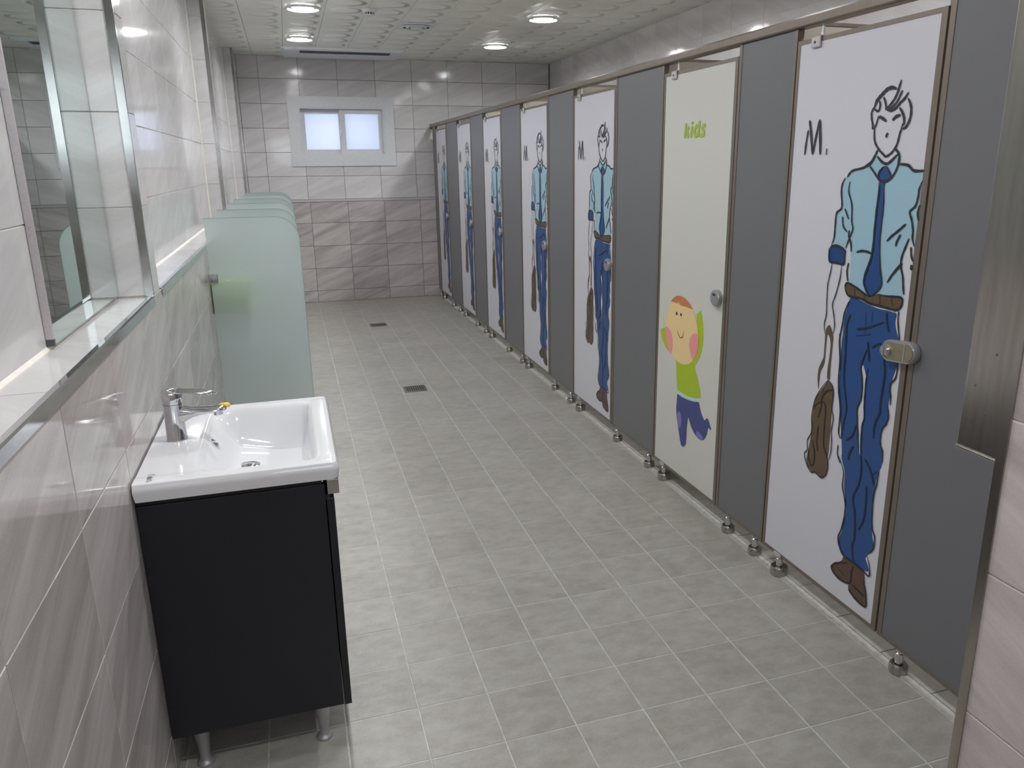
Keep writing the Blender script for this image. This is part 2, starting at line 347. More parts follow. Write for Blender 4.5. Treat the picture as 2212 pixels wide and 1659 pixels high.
# ceiling ------------------------------------------------------------
ce = struct('ceiling', B(-0.3, XR + 0.3, YN - 0.15, YU + 0.3, H + 0.006, H + 0.1), 'dark_slot', 'suspended ceiling of long pressed metal panels', 'ceiling')
xs = [-0.14] + [0.17 + 0.304*k for k in range(11)] + [XR + 0.02]
for a, b in zip(xs[:-1], xs[1:]):
    mb = tile_mb([(a + 0.0012, b - 0.0012, YN, YU + 0.02)], 'Z+', 0.006, 0.0016)
    mb.v = [(x, y, H - z) for x, y, z in mb.v]
    ob('ceiling_panel', mb, 'ceiling_metal', ce)
# metal edge trims ----------------------------------------------------
tn = [0]
def trim(mb, label, mat='chrome'):
    tn[0] += 1; return struct('trim_%d' % tn[0], mb, mat, label, 'trim')
def ledge_trim(a, b, label):
    mb = MB(); pr = [(-0.012, LED + 0.002), (0.0, LED + 0.003), (0.0035, LED), (0.0035, LED - 0.022), (0.0005, LED - 0.022), (0.0005, LED + 0.0005), (-0.012, LED + 0.0005)]
    return trim(mb.prism(pr, 'Y', a, b), label)
ledge_trim(0.5, 2.44, 'chrome edge strip along the ledge under the mirror')
ledge_trim(2.60, 5.58, 'chrome edge strip along the ledge between sink and glass screens')
ledge_trim(5.72, 8.66, 'chrome edge strip of the ledge behind the far glass screens')
trim(B(0.0, 2.0, YL - 0.006, YL + 0.012, LED - 0.020, LED + 0.003), 'pale metal strip on the dado edge of the end wall', 'aluminium')
for y, lab in ((2.436, 'chrome corner strip at the end of the mirror niche'), (5.58, 'chrome corner strip of the middle pier on the left wall'), (8.66, 'chrome corner strip of the pier beside the end wall')):
    trim(B(-0.018, 0.0025, y - 0.0035, y + 0.010, LED + 0.002, H - 0.002), lab, 'chrome_strip')
trim(B(1.3665, 1.388, 0.812, 0.8285, 0.001, H - 0.002), 'chrome corner strip on the entrance wall at the right edge', 'brushed_steel')
for (x0, x1, y0, y1, lab) in ((RB, RB + 0.007, 0.5, 2.43, 'pale sealant line where niche wall meets the ledge'), (RB, RB + 0.007, 2.565, 5.574, 'pale sealant line along the back of the long ledge'), (RB, RB + 0.007, 5.72, 8.654, 'pale sealant line along the back of the far ledge')):
    trim(MB().prism([(x0, LED - 0.001), (x1, LED - 0.001), (x0, LED + 0.007)], 'Y', y0, y1), lab, 'caulk')
for y, lab in ((2.436, 'pale sealant line in the inner corner of the mirror niche'), (5.58, 'pale sealant line in the inner corner of the long recess'), (8.66, 'pale sealant line in the inner corner of the last recess')):
    trim(MB().prism([(RB - 0.001, y + 0.001), (RB + 0.006, y + 0.001), (RB - 0.001, y - 0.007)], 'Z', LED, H - 0.002), lab, 'caulk')
# ================================================================== window
def frame_mb(x0, x1, z0, z1, wd, y0, y1):
    mb = MB()
    for q in ([(x0, z0), (x1, z0), (x1 - wd, z0 + wd), (x0 + wd, z0 + wd)], [(x1, z0), (x1, z1), (x1 - wd, z1 - wd), (x1 - wd, z0 + wd)],
              [(x1, z1), (x0, z1), (x0 + wd, z1 - wd), (x1 - wd, z1 - wd)], [(x0, z1), (x0, z0), (x0 + wd, z0 + wd), (x0 + wd, z1 - wd)]):
        mb.prism(q, 'Y', y0, y1)
    return mb
win = struct('window_1', frame_mb(0.471, 1.591, 1.480, 2.204, 0.109, YU - 0.014, YU - 0.0005), 'pvc', 'white sliding window with frosted panes in the end wall', 'window')
ob('window_frame', frame_mb(0.575, 1.489, 1.588, 2.101, 0.022, YU - 0.008, YU + 0.14), 'pvc', win)
for x0, x1, y0, n in ((0.585, 1.055, 0.075, 0), (1.005, 1.479, 0.030, 1)):
    sash = ob('sash', frame_mb(x0, x1, 1.60, 2.088, 0.056, YU + y0, YU + y0 + 0.036), 'pvc', win)
    ob('pane', B(x0 + 0.050, x1 - 0.050, YU + y0 + 0.014, YU + y0 + 0.020, 1.65, 2.038), 'window_glass', sash)
ob('latch', MB().rbox(1.0, 1.018, YU + 0.012, YU + 0.032, 1.80, 1.865, 0.004).rbox(1.004, 1.014, YU + 0.002, YU + 0.016, 1.79, 1.84, 0.003), 'plastic_white', win)
# ================================================================== ceiling fittings
def downlight(x, y, label):
    t = thing('ceiling_downlight', label, 'light', (x, y, H - 0.03), 'round downlights in the ceiling')
    ob('trim_ring', MB().lathe([(0.108, -0.010), (0.100, -0.020), (0.110, -0.028), (0.131, -0.027), (0.133, -0.023), (0.122, -0.010)], x, y, H, 40), 'plastic_white', t, True)
    ob('lens', MB().lathe([(0.086, -0.0005), (0.088, -0.006), (0.082, -0.011), (0.050, -0.0135), (0.001, -0.014)], x, y, H, 32), 'lamp_lens', t, True)
    ob('reflector', MB().lathe([(0.090, -0.0005), (0.112, -0.006), (0.104, -0.0065), (0.088, -0.001)], x, y, H, 32), 'satin_steel', t, True)
for k, (ya, yb) in enumerate(((7.80, 7.825), (6.345, 6.31), (4.88, 4.86), (3.42, 3.40), (1.96, 1.95))):
    nm = ['nearest the end wall', 'second from the end wall', 'third from the end wall, out of frame', 'fourth from the end wall, out of frame', 'fifth from the end wall, out of frame'][k]
    downlight(0.617, ya, 'round white downlight of the left row, ' + nm)
    downlight(2.432, yb, 'round white downlight above the stalls, ' + nm)
downlight(0.617, 0.45, 'round white downlight above the entrance passage, outside the picture')
# smoke detector
t = thing('smoke_detector', 'small white round smoke detector on the ceiling between the light rows', 'detector', (1.09, 6.36, H - 0.05))
ob('base', MB().lathe([(0.052, -0.0005), (0.054, -0.004), (0.050, -0.016), (0.040, -0.024)], 1.09, 6.36, H, 32), 'plastic_white', t, True)
ob('sensor_cap', MB().lathe([(0.036, -0.036), (0.034, -0.042), (0.020, -0.047), (0.001, -0.048)], 1.09, 6.36, H, 32), 'plastic_white', t, True)
ob('core', MB().lathe([(0.030, -0.020), (0.030, -0.040)], 1.09, 6.36, H, 24), 'black_gap', t, True)
for k in range(12):
    a = 2*math.pi*k/12; x, y = 1.09 + 0.036*math.cos(a), 6.36 + 0.036*math.sin(a)
    ob('rib', MB().lathe([(0.0035, -0.022), (0.0035, -0.038)], x, y, H, 8), 'plastic_white', t)
# air diffuser
t = thing('ceiling_diffuser', 'square white ceiling air diffuser with round slots', 'vent', (1.536, 6.97, H - 0.03))
ob('plate', MB().rbox(1.386, 1.686, 6.82, 7.12, H - 0.010, H - 0.001, 0.004), 'ac_shell', t)
ob('recess', MB().lathe([(0.118, -0.0102), (0.118, -0.0115)], 1.536, 6.97, H, 40), 'black_gap', t)  # flat black disc paints the shade in the slots between the rings
for r0, r1, d in ((0.124, 0.110, 0.018), (0.088, 0.072, 0.021), (0.052, 0.002, 0.024)):
    ob('ring', MB().lathe([(r0, -0.012), (r0 + 0.003, -0.014), (r0 - 0.006, -d), (r1 + 0.002, -d - 0.001), (r1, -d + 0.003), (r1, -0.012)] if r1 > 0.01 else [(r0 - 0.004, -0.012), (r0, -d + 0.004), (r0 - 0.008, -d - 0.001), (0.002, -d - 0.002)], 1.536, 6.97, H, 40), 'ac_shell', t, True)
# ceiling air conditioner
t = thing('ceiling_air_conditioner', 'long pale blue-white ceiling air conditioner above the window', 'air conditioner', (1.05, 8.73, H - 0.05))
mb = MB(); x0, x1, y0, y1 = 0.46, 1.648, 8.44, 9.05
def rect_ring(x0, x1, y0, y1, z, c):
    return [(x0 + c, y0, z), (x1 - c, y0, z), (x1, y0 + c, z), (x1, y1 - c, z), (x1 - c, y1, z), (x0 + c, y1, z), (x0, y1 - c, z), (x0, y0 + c, z)]
mb.sweep([rect_ring(x0, x1, y0, y1, H - 0.0005, 0.012), rect_ring(x0, x1, y0, y1, H - 0.012, 0.012), rect_ring(x0 + 0.025, x1 - 0.025, y0 + 0.02, y1 - 0.03, H - 0.028, 0.02)])
body = ob('shell', mb, 'ac_shell', t)
ob('outlet', B(0.63, 1.51, 8.475, 8.635, H - 0.0305, H - 0.026), 'dark_slot', t)
for k in range(4): ob('louvre_divider', B(0.80 + 0.176*k, 0.804 + 0.176*k, 8.475, 8.635, H - 0.032, H - 0.028), 'mark_grey', t)
ob('louvre', MB().rbox(0.62, 1.52, 8.655, 8.99, H - 0.034, H - 0.027, 0.003), 'ac_shell', t)
ob('maker_mark', B(1.02, 1.10, 8.80, 8.806, H - 0.0345, H - 0.0335), 'mark_grey', t)
# ================================================================== toilet stalls
SX, TH = 2.0, 0.020
DOORS = [(1.685, 2.308), (2.655, 3.262), (3.793, 4.418), (4.893, 5.522), (6.055, 6.648), (7.113, 7.718), (8.265, 8.855)]
ZB, ZT = 0.078, 1.852
def foot(y, parent, big, name='foot'):
    cx = SX + TH/2; r = 0.032 if big else 0.027; h = 0.034 if big else 0.030
    f = ob(name, MB().lathe([(r - 0.002, 0.0), (r, 0.002), (r, h - 0.004), (r - 0.003, h), (0.016, h), (0.015, h - 0.006)], cx, y, 0.0045 if False else 0.0, 28), 'satin_steel', parent, True)
    ob('stem', MB().lathe([(0.0125, h - 0.008), (0.0125, ZB - 0.014), (0.010, ZB - 0.012), (0.010, ZB + 0.004)], cx, y, 0.0, 20), 'chrome', f, True)
    if big: ob('pivot_clip', MB().rbox(cx - 0.0165, cx + 0.0165, y - 0.020, y + 0.020, ZB - 0.006, ZB + 0.010, 0.002), 'aluminium', f)
    return f
def leaf_frame(y0, y1, z0, z1, wd):
    x0, x1 = SX - 0.002, SX + TH + 0.002
    wd = 0.013; wn = 0.020
    return MB().box(x0, x1, y0, y0 + wn, z0, z1).box(x0, x1, y1 - wd, y1, z0, z1).box(x0, x1, y0 + wn, y1 - wd, z0, z0 + 0.0125).box(x0, x1, y0 + wn, y1 - wd, z1 - 0.0125, z1)
ORD = ['nearest the camera', 'between the kids door and the grey panel', 'first beyond the kids door', 'second beyond the kids door', 'third beyond the kids door', 'fourth beyond the kids door', 'farthest, beside the end wall']
# printed artwork: outlines in metres, u from the hinge side of the door, z from the floor
ART = dict(f=[('shirt',[(0.409,1.491),(0.394,1.47),(0.353,1.457),(0.322,1.451),(0.305,1.437),(0.282,1.426),(0.279,1.401),(0.284,1.373),(0.29,1.347),(0.269,1.327),(0.263,1.306),(0.264,1.276),(0.263,1.231),(0.298,1.23),(0.322,1.225),(0.328,1.252),(0.337,1.246),(0.343,1.216),(0.348,1.195),(0.351,1.138),(0.349,1.132),(0.353,1.118),(0.382,1.112),(0.425,1.098),(0.473,1.107),(0.521,1.109),(0.572,1.115),(0.569,1.148),(0.56,1.182),(0.554,1.203),(0.563,1.228),(0.573,1.267),(0.577,1.275),(0.592,1.255),(0.601,1.253),(0.606,1.452),(0.57,1.454),(0.547,1.469),(0.511,1.472),(0.502,1.488),(0.489,1.49),(0.464,1.472),(0.456,1.47),(0.424,1.491)]),
 ('white',[(0.577,1.274),(0.566,1.259),(0.558,1.228),(0.556,1.202),(0.567,1.167),(0.603,1.172),(0.602,1.209),(0.592,1.226),(0.586,1.249)]),
 ('navy',[(0.248,1.224),(0.263,1.23),(0.298,1.228),(0.323,1.217),(0.321,1.199),(0.32,1.176),(0.281,1.175),(0.251,1.176),(0.246,1.2)]),
 ('trouser',[(0.362,1.077),(0.4,1.08),(0.442,1.071),(0.489,1.066),(0.527,1.067),(0.56,1.063),(0.558,1.04),(0.566,1.016),(0.581,0.99),(0.588,0.942),(0.584,0.918),(0.584,0.917),(0.57,0.867),(0.57,0.834),(0.568,0.795),(0.574,0.766),(0.57,0.741),(0.557,0.721),(0.552,0.699),(0.556,0.67),(0.567,0.655),(0.57,0.631),(0.57,0.636),(0.568,0.605),(0.561,0.586),(0.551,0.541),(0.549,0.496),(0.552,0.449),(0.559,0.4),(0.566,0.367),(0.576,0.343),(0.555,0.309),(0.545,0.29),(0.556,0.276),(0.565,0.257),(0.542,0.248),(0.501,0.252),(0.45,0.25),(0.427,0.272),(0.417,0.295),(0.429,0.325),(0.433,0.368),(0.44,0.402),(0.431,0.435),(0.419,0.481),(0.415,0.53),(0.396,0.563),(0.391,0.581),(0.394,0.577),(0.385,0.629),(0.373,0.685),(0.363,0.74),(0.352,0.783),(0.348,0.834),(0.346,0.889),(0.343,0.939),(0.345,0.964),(0.345,1.01),(0.354,1.046)]),
 ('white',[(0.448,0.888),(0.462,0.863),(0.468,0.845),(0.469,0.808),(0.47,0.771),(0.476,0.736),(0.472,0.702),(0.471,0.671),(0.474,0.642),(0.474,0.606),(0.466,0.624),(0.46,0.655),(0.456,0.687),(0.449,0.702),(0.446,0.734),(0.447,0.765),(0.457,0.792),(0.457,0.827),(0.45,0.855),(0.443,0.875)]),
 ('tie',[(0.448,1.466),(0.462,1.466),(0.474,1.453),(0.482,1.437),(0.474,1.427),(0.462,1.423),(0.458,1.401),(0.465,1.371),(0.465,1.331),(0.464,1.299),(0.464,1.26),(0.471,1.208),(0.489,1.156),(0.484,1.168),(0.49,1.146),(0.484,1.123),(0.467,1.109),(0.449,1.094),(0.43,1.11),(0.415,1.134),(0.416,1.157),(0.429,1.186),(0.436,1.214),(0.437,1.244),(0.436,1.288),(0.439,1.34),(0.44,1.401),(0.44,1.423),(0.429,1.435),(0.433,1.451)]),
 ('brown',[(0.334,1.108),(0.34,1.12),(0.356,1.121),(0.392,1.112),(0.425,1.1),(0.446,1.095),(0.453,1.093),(0.477,1.107),(0.521,1.108),(0.572,1.114),(0.576,1.09),(0.56,1.075),(0.523,1.074),(0.481,1.075),(0.445,1.076),(0.413,1.084),(0.379,1.083),(0.35,1.086)]),
 ('brown',[(0.297,0.801),(0.319,0.789),(0.33,0.765),(0.327,0.715),(0.328,0.674),(0.329,0.628),(0.33,0.564),(0.328,0.538),(0.334,0.511),(0.325,0.479),(0.306,0.466),(0.283,0.473),(0.256,0.467),(0.232,0.48),(0.221,0.498),(0.229,0.546),(0.236,0.597),(0.234,0.651),(0.237,0.696),(0.248,0.735),(0.275,0.771)]),
 ('brown',[(0.278,0.979),(0.293,0.963),(0.302,0.942),(0.302,0.898),(0.302,0.837),(0.304,0.806),(0.291,0.803),(0.288,0.833),(0.292,0.879),(0.292,0.919),(0.283,0.941),(0.272,0.946),(0.271,0.898),(0.27,0.849),(0.255,0.818),(0.253,0.786),(0.253,0.757),(0.243,0.79),(0.244,0.826),(0.256,0.853),(0.264,0.872),(0.262,0.94),(0.264,0.964)]),
 ('shoe',[(0.45,0.248),(0.496,0.251),(0.54,0.249),(0.549,0.235),(0.553,0.206),(0.562,0.188),(0.571,0.14),(0.546,0.133),(0.513,0.139),(0.492,0.152),(0.49,0.173),(0.462,0.165),(0.423,0.163),(0.404,0.175),(0.399,0.19),(0.421,0.212),(0.443,0.231)])],
 s=[('ink',0.0104,[(0.469,1.67),(0.45,1.675),(0.432,1.672),(0.418,1.663),(0.404,1.653),(0.394,1.643),(0.388,1.627)]),
 ('ink',0.0065,[(0.388,1.629),(0.383,1.623),(0.378,1.613),(0.381,1.597),(0.387,1.582),(0.389,1.571),(0.397,1.569)]),
 ('ink',0.0065,[(0.405,1.645),(0.41,1.632),(0.407,1.618),(0.4,1.617),(0.387,1.624)]),
 ('ink',0.0065,[(0.42,1.653),(0.428,1.641),(0.434,1.627),(0.434,1.617)]),
 ('ink',0.00715,[(0.483,1.692),(0.479,1.68),(0.475,1.666),(0.467,1.649),(0.456,1.636),(0.437,1.621)]),
 ('ink',0.0065,[(0.491,1.665),(0.485,1.654),(0.479,1.643),(0.466,1.629),(0.442,1.618)]),
 ('ink',0.0078,[(0.514,1.658),(0.503,1.644),(0.486,1.632),(0.472,1.62),(0.455,1.615),(0.438,1.618)]),
 ('ink',0.0078,[(0.514,1.643),(0.527,1.624),(0.531,1.605),(0.528,1.585),(0.517,1.568),(0.505,1.565)]),
 ('ink',0.0078,[(0.486,1.621),(0.499,1.607),(0.507,1.593),(0.509,1.58),(0.505,1.573)]),
 ('ink',0.00845,[(0.411,1.601),(0.425,1.596),(0.441,1.587)]),
 ('ink',0.00845,[(0.465,1.588),(0.475,1.597),(0.493,1.601)]),
 ('ink',0.0052,[(0.409,1.604),(0.404,1.589),(0.399,1.572)]),
 ('ink',0.0065,[(0.396,1.581),(0.397,1.562),(0.4,1.543),(0.407,1.528),(0.423,1.512),(0.44,1.5),(0.452,1.493),(0.465,1.497),(0.48,1.508),(0.492,1.526),(0.497,1.55),(0.502,1.565),(0.504,1.578)]),
 ('ink',0.00715,[(0.452,1.556),(0.447,1.549),(0.449,1.544)]),
 ('ink',0.0078,[(0.418,1.511),(0.409,1.494),(0.394,1.476),(0.37,1.465)]),
 ('ink',0.0078,[(0.486,1.514),(0.5,1.502),(0.506,1.489),(0.506,1.465)]),
 ('ink',0.0078,[(0.419,1.494),(0.439,1.479),(0.457,1.473),(0.472,1.478),(0.499,1.499)]),
 ('ink',0.0065,[(0.409,1.491),(0.394,1.473),(0.365,1.462),(0.322,1.454),(0.306,1.443),(0.3,1.434)]),
 ('ink',0.0065,[(0.292,1.433),(0.28,1.414),(0.279,1.39),(0.287,1.354),(0.284,1.34),(0.265,1.326),(0.264,1.287),(0.264,1.253),(0.255,1.228)]),
 ('ink',0.00585,[(0.314,1.423),(0.312,1.393),(0.331,1.356),(0.338,1.307),(0.346,1.286),(0.338,1.264),(0.328,1.241),(0.322,1.224)]),
 ('ink',0.00585,[(0.302,1.343),(0.314,1.325),(0.323,1.312)]),
 ('ink',0.00585,[(0.295,1.319),(0.301,1.291),(0.322,1.274)]),
 ('ink',0.0065,[(0.331,1.28),(0.331,1.263),(0.343,1.242),(0.348,1.217)]),
 ('ink',0.0078,[(0.252,1.223),(0.277,1.229),(0.305,1.224),(0.325,1.215)]),
 ('ink',0.0065,[(0.245,1.22),(0.247,1.198),(0.253,1.177),(0.288,1.176),(0.32,1.176),(0.321,1.196),(0.322,1.216)]),
 ('ink',0.0065,[(0.392,1.467),(0.416,1.447),(0.44,1.425)]),
 ('ink',0.0065,[(0.503,1.49),(0.503,1.465),(0.486,1.437),(0.466,1.425),(0.44,1.425)]),
 ('ink',0.0078,[(0.509,1.472),(0.542,1.469),(0.565,1.455),(0.603,1.455)]),
 ('ink',0.0065,[(0.448,1.465),(0.435,1.453),(0.43,1.437),(0.441,1.426),(0.462,1.426),(0.481,1.435),(0.474,1.451),(0.462,1.465)]),
 ('ink',0.0065,[(0.438,1.423),(0.44,1.391),(0.438,1.346),(0.438,1.288),(0.439,1.236),(0.434,1.2),(0.417,1.147)]),
 ('ink',0.00455,[(0.458,1.421),(0.462,1.383),(0.465,1.343),(0.464,1.29),(0.466,1.249),(0.475,1.198),(0.487,1.156)]),
 ('ink',0.00585,[(0.436,1.235),(0.434,1.205),(0.419,1.164),(0.415,1.134),(0.43,1.11),(0.449,1.097),(0.47,1.11),(0.489,1.132),(0.487,1.155),(0.479,1.176),(0.472,1.216)]),
 ('ink',0.00715,[(0.372,1.218),(0.393,1.224),(0.418,1.224),(0.436,1.22)]),
 ('ink',0.00715,[(0.558,1.314),(0.536,1.296),(0.511,1.278),(0.492,1.261)]),
 ('ink',0.00715,[(0.543,1.284),(0.532,1.265),(0.529,1.25)]),
 ('ink',0.00715,[(0.576,1.276),(0.567,1.253),(0.557,1.224),(0.557,1.198),(0.57,1.167)]),
 ('ink',0.00715,[(0.562,1.206),(0.539,1.183),(0.519,1.16)]),
 ('ink',0.0065,[(0.601,1.43),(0.592,1.409),(0.591,1.388),(0.585,1.363),(0.567,1.347),(0.577,1.326),(0.586,1.299),(0.588,1.276),(0.599,1.255)]),
 ('ink',0.0065,[(0.602,1.367),(0.596,1.346),(0.603,1.324)]),
 ('ink',0.0065,[(0.586,1.254),(0.591,1.231),(0.6,1.215)]),
 ('ink',0.00975,[(0.598,1.206),(0.596,1.198),(0.601,1.193)]),
 ('ink',0.0065,[(0.558,1.206),(0.54,1.186),(0.522,1.162),(0.511,1.146)]),
 ('ink',0.0065,[(0.556,1.197),(0.568,1.172),(0.575,1.14),(0.58,1.121)]),
 ('ink',0.0065,[(0.342,1.183),(0.338,1.157),(0.346,1.126)]),
 ('ink',0.00455,[(0.266,1.175),(0.262,1.145),(0.254,1.106),(0.256,1.054),(0.26,1.007),(0.254,0.98),(0.261,0.946)]),
 ('ink',0.00455,[(0.311,1.172),(0.309,1.131),(0.296,1.078),(0.285,1.046),(0.296,1.013),(0.304,0.98),(0.3,0.954)]),
 ('ink',0.0065,[(0.334,1.108),(0.34,1.12),(0.356,1.121),(0.392,1.112),(0.425,1.1),(0.446,1.095)]),
 ('ink',0.0065,[(0.477,1.107),(0.521,1.108),(0.572,1.112),(0.576,1.09),(0.56,1.075),(0.523,1.074),(0.481,1.075),(0.445,1.076),(0.413,1.084),(0.379,1.083),(0.35,1.086),(0.334,1.108)]),
 ('ink',0.0052,[(0.379,1.108),(0.382,1.089)]),
 ('ink',0.0052,[(0.422,1.097),(0.425,1.084)]),
 ('ink',0.0052,[(0.487,1.105),(0.492,1.078)]),
 ('ink',0.0052,[(0.533,1.103),(0.543,1.084)]),
 ('ink',0.0065,[(0.361,1.069),(0.345,1.029),(0.34,0.989),(0.334,0.938),(0.344,0.885),(0.349,0.846)]),
 ('ink',0.0052,[(0.374,1.03),(0.36,0.993),(0.364,0.939),(0.369,0.85)]),
 ('ink',0.0052,[(0.439,1.048),(0.444,0.983)]),
 ('ink',0.0052,[(0.467,1.053),(0.465,1.023)]),
 ('ink',0.00585,[(0.405,0.99),(0.452,1.003),(0.515,1.032)]),
 ('ink',0.00585,[(0.409,0.97),(0.468,0.986)]),
 ('ink',0.0052,[(0.523,1.063),(0.526,1.036),(0.54,1.007)]),
 ('ink',0.0052,[(0.569,1.073),(0.57,1.042),(0.585,0.989)]),
 ('ink',0.0052,[(0.551,1.072),(0.559,1.061)]),
 ('ink',0.0052,[(0.479,0.947),(0.495,0.96),(0.514,0.969)]),
 ('ink',0.0065,[(0.458,0.962),(0.465,0.936),(0.473,0.902)]),
 ('ink',0.0065,[(0.459,0.939),(0.446,0.905),(0.441,0.877),(0.45,0.85),(0.456,0.812),(0.455,0.779),(0.444,0.749),(0.45,0.708),(0.461,0.655),(0.471,0.61)]),
 ('ink',0.00455,[(0.471,0.884),(0.468,0.845),(0.469,0.796),(0.472,0.76),(0.477,0.729),(0.471,0.699),(0.474,0.647),(0.482,0.583)]),
 ('ink',0.0065,[(0.53,0.929),(0.541,0.887),(0.539,0.835),(0.536,0.791),(0.538,0.76),(0.523,0.726),(0.524,0.677)]),
 ('ink',0.00585,[(0.588,0.929),(0.586,0.885),(0.568,0.857),(0.574,0.826),(0.577,0.798)]),
 ('ink',0.00585,[(0.567,0.793),(0.575,0.767),(0.57,0.739),(0.557,0.721),(0.553,0.692),(0.557,0.668),(0.567,0.652),(0.572,0.617)]),
 ('ink',0.0065,[(0.33,0.961),(0.344,0.893),(0.346,0.823),(0.353,0.776),(0.367,0.728),(0.37,0.682),(0.37,0.648),(0.381,0.629)]),
 ('ink',0.0052,[(0.359,0.967),(0.367,0.899),(0.369,0.829),(0.388,0.76),(0.395,0.729),(0.385,0.663),(0.385,0.629)]),
 ('ink',0.0065,[(0.446,0.697),(0.432,0.656),(0.405,0.631)]),
 ('ink',0.0065,[(0.442,0.625),(0.428,0.597),(0.426,0.573)]),
 ('ink',0.0052,[(0.374,0.607),(0.375,0.575),(0.392,0.549)]),
 ('ink',0.00585,[(0.381,0.57),(0.41,0.531),(0.413,0.479),(0.431,0.435),(0.436,0.397),(0.428,0.338),(0.416,0.301),(0.427,0.272),(0.449,0.252),(0.496,0.251),(0.54,0.247),(0.57,0.243),(0.567,0.275),(0.552,0.304)]),
 ('ink',0.00585,[(0.478,0.612),(0.487,0.567),(0.483,0.514),(0.464,0.46),(0.48,0.41),(0.489,0.333),(0.482,0.303),(0.496,0.253)]),
 ('ink',0.00585,[(0.497,0.603),(0.524,0.579),(0.548,0.534)]),
 ('ink',0.00585,[(0.538,0.568),(0.555,0.584)]),
 ('ink',0.00585,[(0.517,0.524),(0.522,0.462),(0.519,0.408),(0.502,0.367)]),
 ('ink',0.00585,[(0.564,0.591),(0.559,0.545),(0.552,0.504),(0.554,0.45),(0.561,0.401),(0.575,0.378),(0.575,0.339),(0.559,0.313)]),
 ('ink',0.00585,[(0.466,0.234),(0.421,0.211),(0.399,0.188),(0.407,0.173),(0.443,0.163),(0.49,0.175),(0.492,0.215),(0.498,0.239)]),
 ('ink',0.00585,[(0.49,0.175),(0.491,0.151),(0.517,0.138),(0.546,0.133),(0.572,0.139),(0.562,0.188),(0.553,0.206),(0.549,0.235)]),
 ('ink',0.0052,[(0.433,0.194),(0.464,0.185)]),
 ('ink',0.0052,[(0.503,0.175),(0.531,0.17),(0.559,0.165)]),
 ('ink',0.00455,[(0.297,0.801),(0.319,0.789),(0.329,0.761),(0.327,0.715),(0.339,0.684),(0.335,0.641),(0.342,0.604),(0.341,0.561),(0.333,0.537)]),
 ('ink',0.00455,[(0.297,0.801),(0.27,0.769),(0.244,0.726),(0.235,0.688),(0.232,0.651),(0.238,0.605),(0.22,0.569),(0.224,0.537),(0.21,0.517),(0.222,0.491),(0.25,0.466),(0.277,0.473),(0.306,0.466),(0.33,0.488),(0.334,0.526),(0.321,0.553),(0.303,0.583),(0.299,0.654),(0.297,0.706),(0.282,0.723),(0.252,0.707),(0.238,0.685)]),
 ('ink',0.00455,[(0.324,0.774),(0.297,0.764),(0.275,0.735),(0.274,0.7),(0.263,0.664)]),
 ('ink',0.00455,[(0.28,0.775),(0.273,0.724)]),
 ('ink',0.00455,[(0.269,0.637),(0.268,0.582),(0.278,0.549)]),
 ('ink',0.00455,[(0.241,0.58),(0.26,0.543),(0.262,0.503),(0.25,0.489),(0.233,0.511),(0.229,0.543)]),
 ('ink',0.008,[(0.093,1.579),(0.086,1.538),(0.083,1.501)]),
 ('ink',0.01,[(0.095,1.608),(0.107,1.57),(0.123,1.502)]),
 ('ink',0.009,[(0.123,1.502),(0.133,1.55),(0.146,1.608)]),
 ('ink',0.011,[(0.146,1.608),(0.155,1.559),(0.162,1.501)]),
 ('ink',0.012,[(0.192,1.52),(0.192,1.501)])],
 kf=[('green',[(0.043,0.739),(0.042,0.718),(0.059,0.686),(0.093,0.659),(0.134,0.644),(0.156,0.639),(0.126,0.669),(0.1,0.708),(0.086,0.748)]),
 ('green',[(0.373,0.857),(0.407,0.88),(0.424,0.851),(0.434,0.815),(0.441,0.773),(0.434,0.719),(0.414,0.675),(0.378,0.633),(0.407,0.585),(0.437,0.531),(0.436,0.506),(0.376,0.49),(0.315,0.484),(0.262,0.486),(0.223,0.493),(0.205,0.614),(0.205,0.619),(0.283,0.617),(0.352,0.648),(0.393,0.69),(0.401,0.741),(0.388,0.797)]),
 ('mint',[(0.041,0.736),(0.045,0.756),(0.083,0.757),(0.083,0.746),(0.064,0.739)]),
 ('mint',[(0.371,0.859),(0.372,0.876),(0.399,0.896),(0.41,0.882)]),
 ('mint',[(0.224,0.487),(0.273,0.481),(0.336,0.482),(0.386,0.491),(0.438,0.506),(0.438,0.489),(0.387,0.478),(0.326,0.471),(0.268,0.468),(0.233,0.47),(0.225,0.474)]),
 ('skin',[(0.051,0.758),(0.056,0.785),(0.073,0.771),(0.078,0.759)]),
 ('skin',[(0.371,0.877),(0.361,0.911),(0.379,0.903),(0.392,0.894)]),
 ('skin',[(0.134,0.874),(0.113,0.844),(0.096,0.807),(0.087,0.774),(0.088,0.743),(0.098,0.703),(0.121,0.665),(0.151,0.638),(0.208,0.619),(0.251,0.614),(0.29,0.618),(0.328,0.631),(0.357,0.65),(0.384,0.681),(0.4,0.721),(0.401,0.76),(0.387,0.806),(0.37,0.837),(0.34,0.875),(0.28,0.894)]),
 ('hair',[(0.134,0.877),(0.159,0.896),(0.19,0.911),(0.227,0.916),(0.269,0.912),(0.305,0.898),(0.34,0.875),(0.282,0.876),(0.224,0.875),(0.209,0.891),(0.203,0.878),(0.172,0.878),(0.164,0.885),(0.16,0.878)]),
 ('pink',[(0.087,0.75),(0.111,0.754),(0.137,0.745),(0.155,0.727),(0.167,0.701),(0.168,0.67),(0.159,0.647),(0.15,0.636),(0.121,0.665),(0.098,0.703)]),
 ('pink',[(0.359,0.655),(0.337,0.68),(0.324,0.712),(0.326,0.742),(0.342,0.764),(0.366,0.775),(0.395,0.777),(0.402,0.761),(0.402,0.722),(0.392,0.695)]),
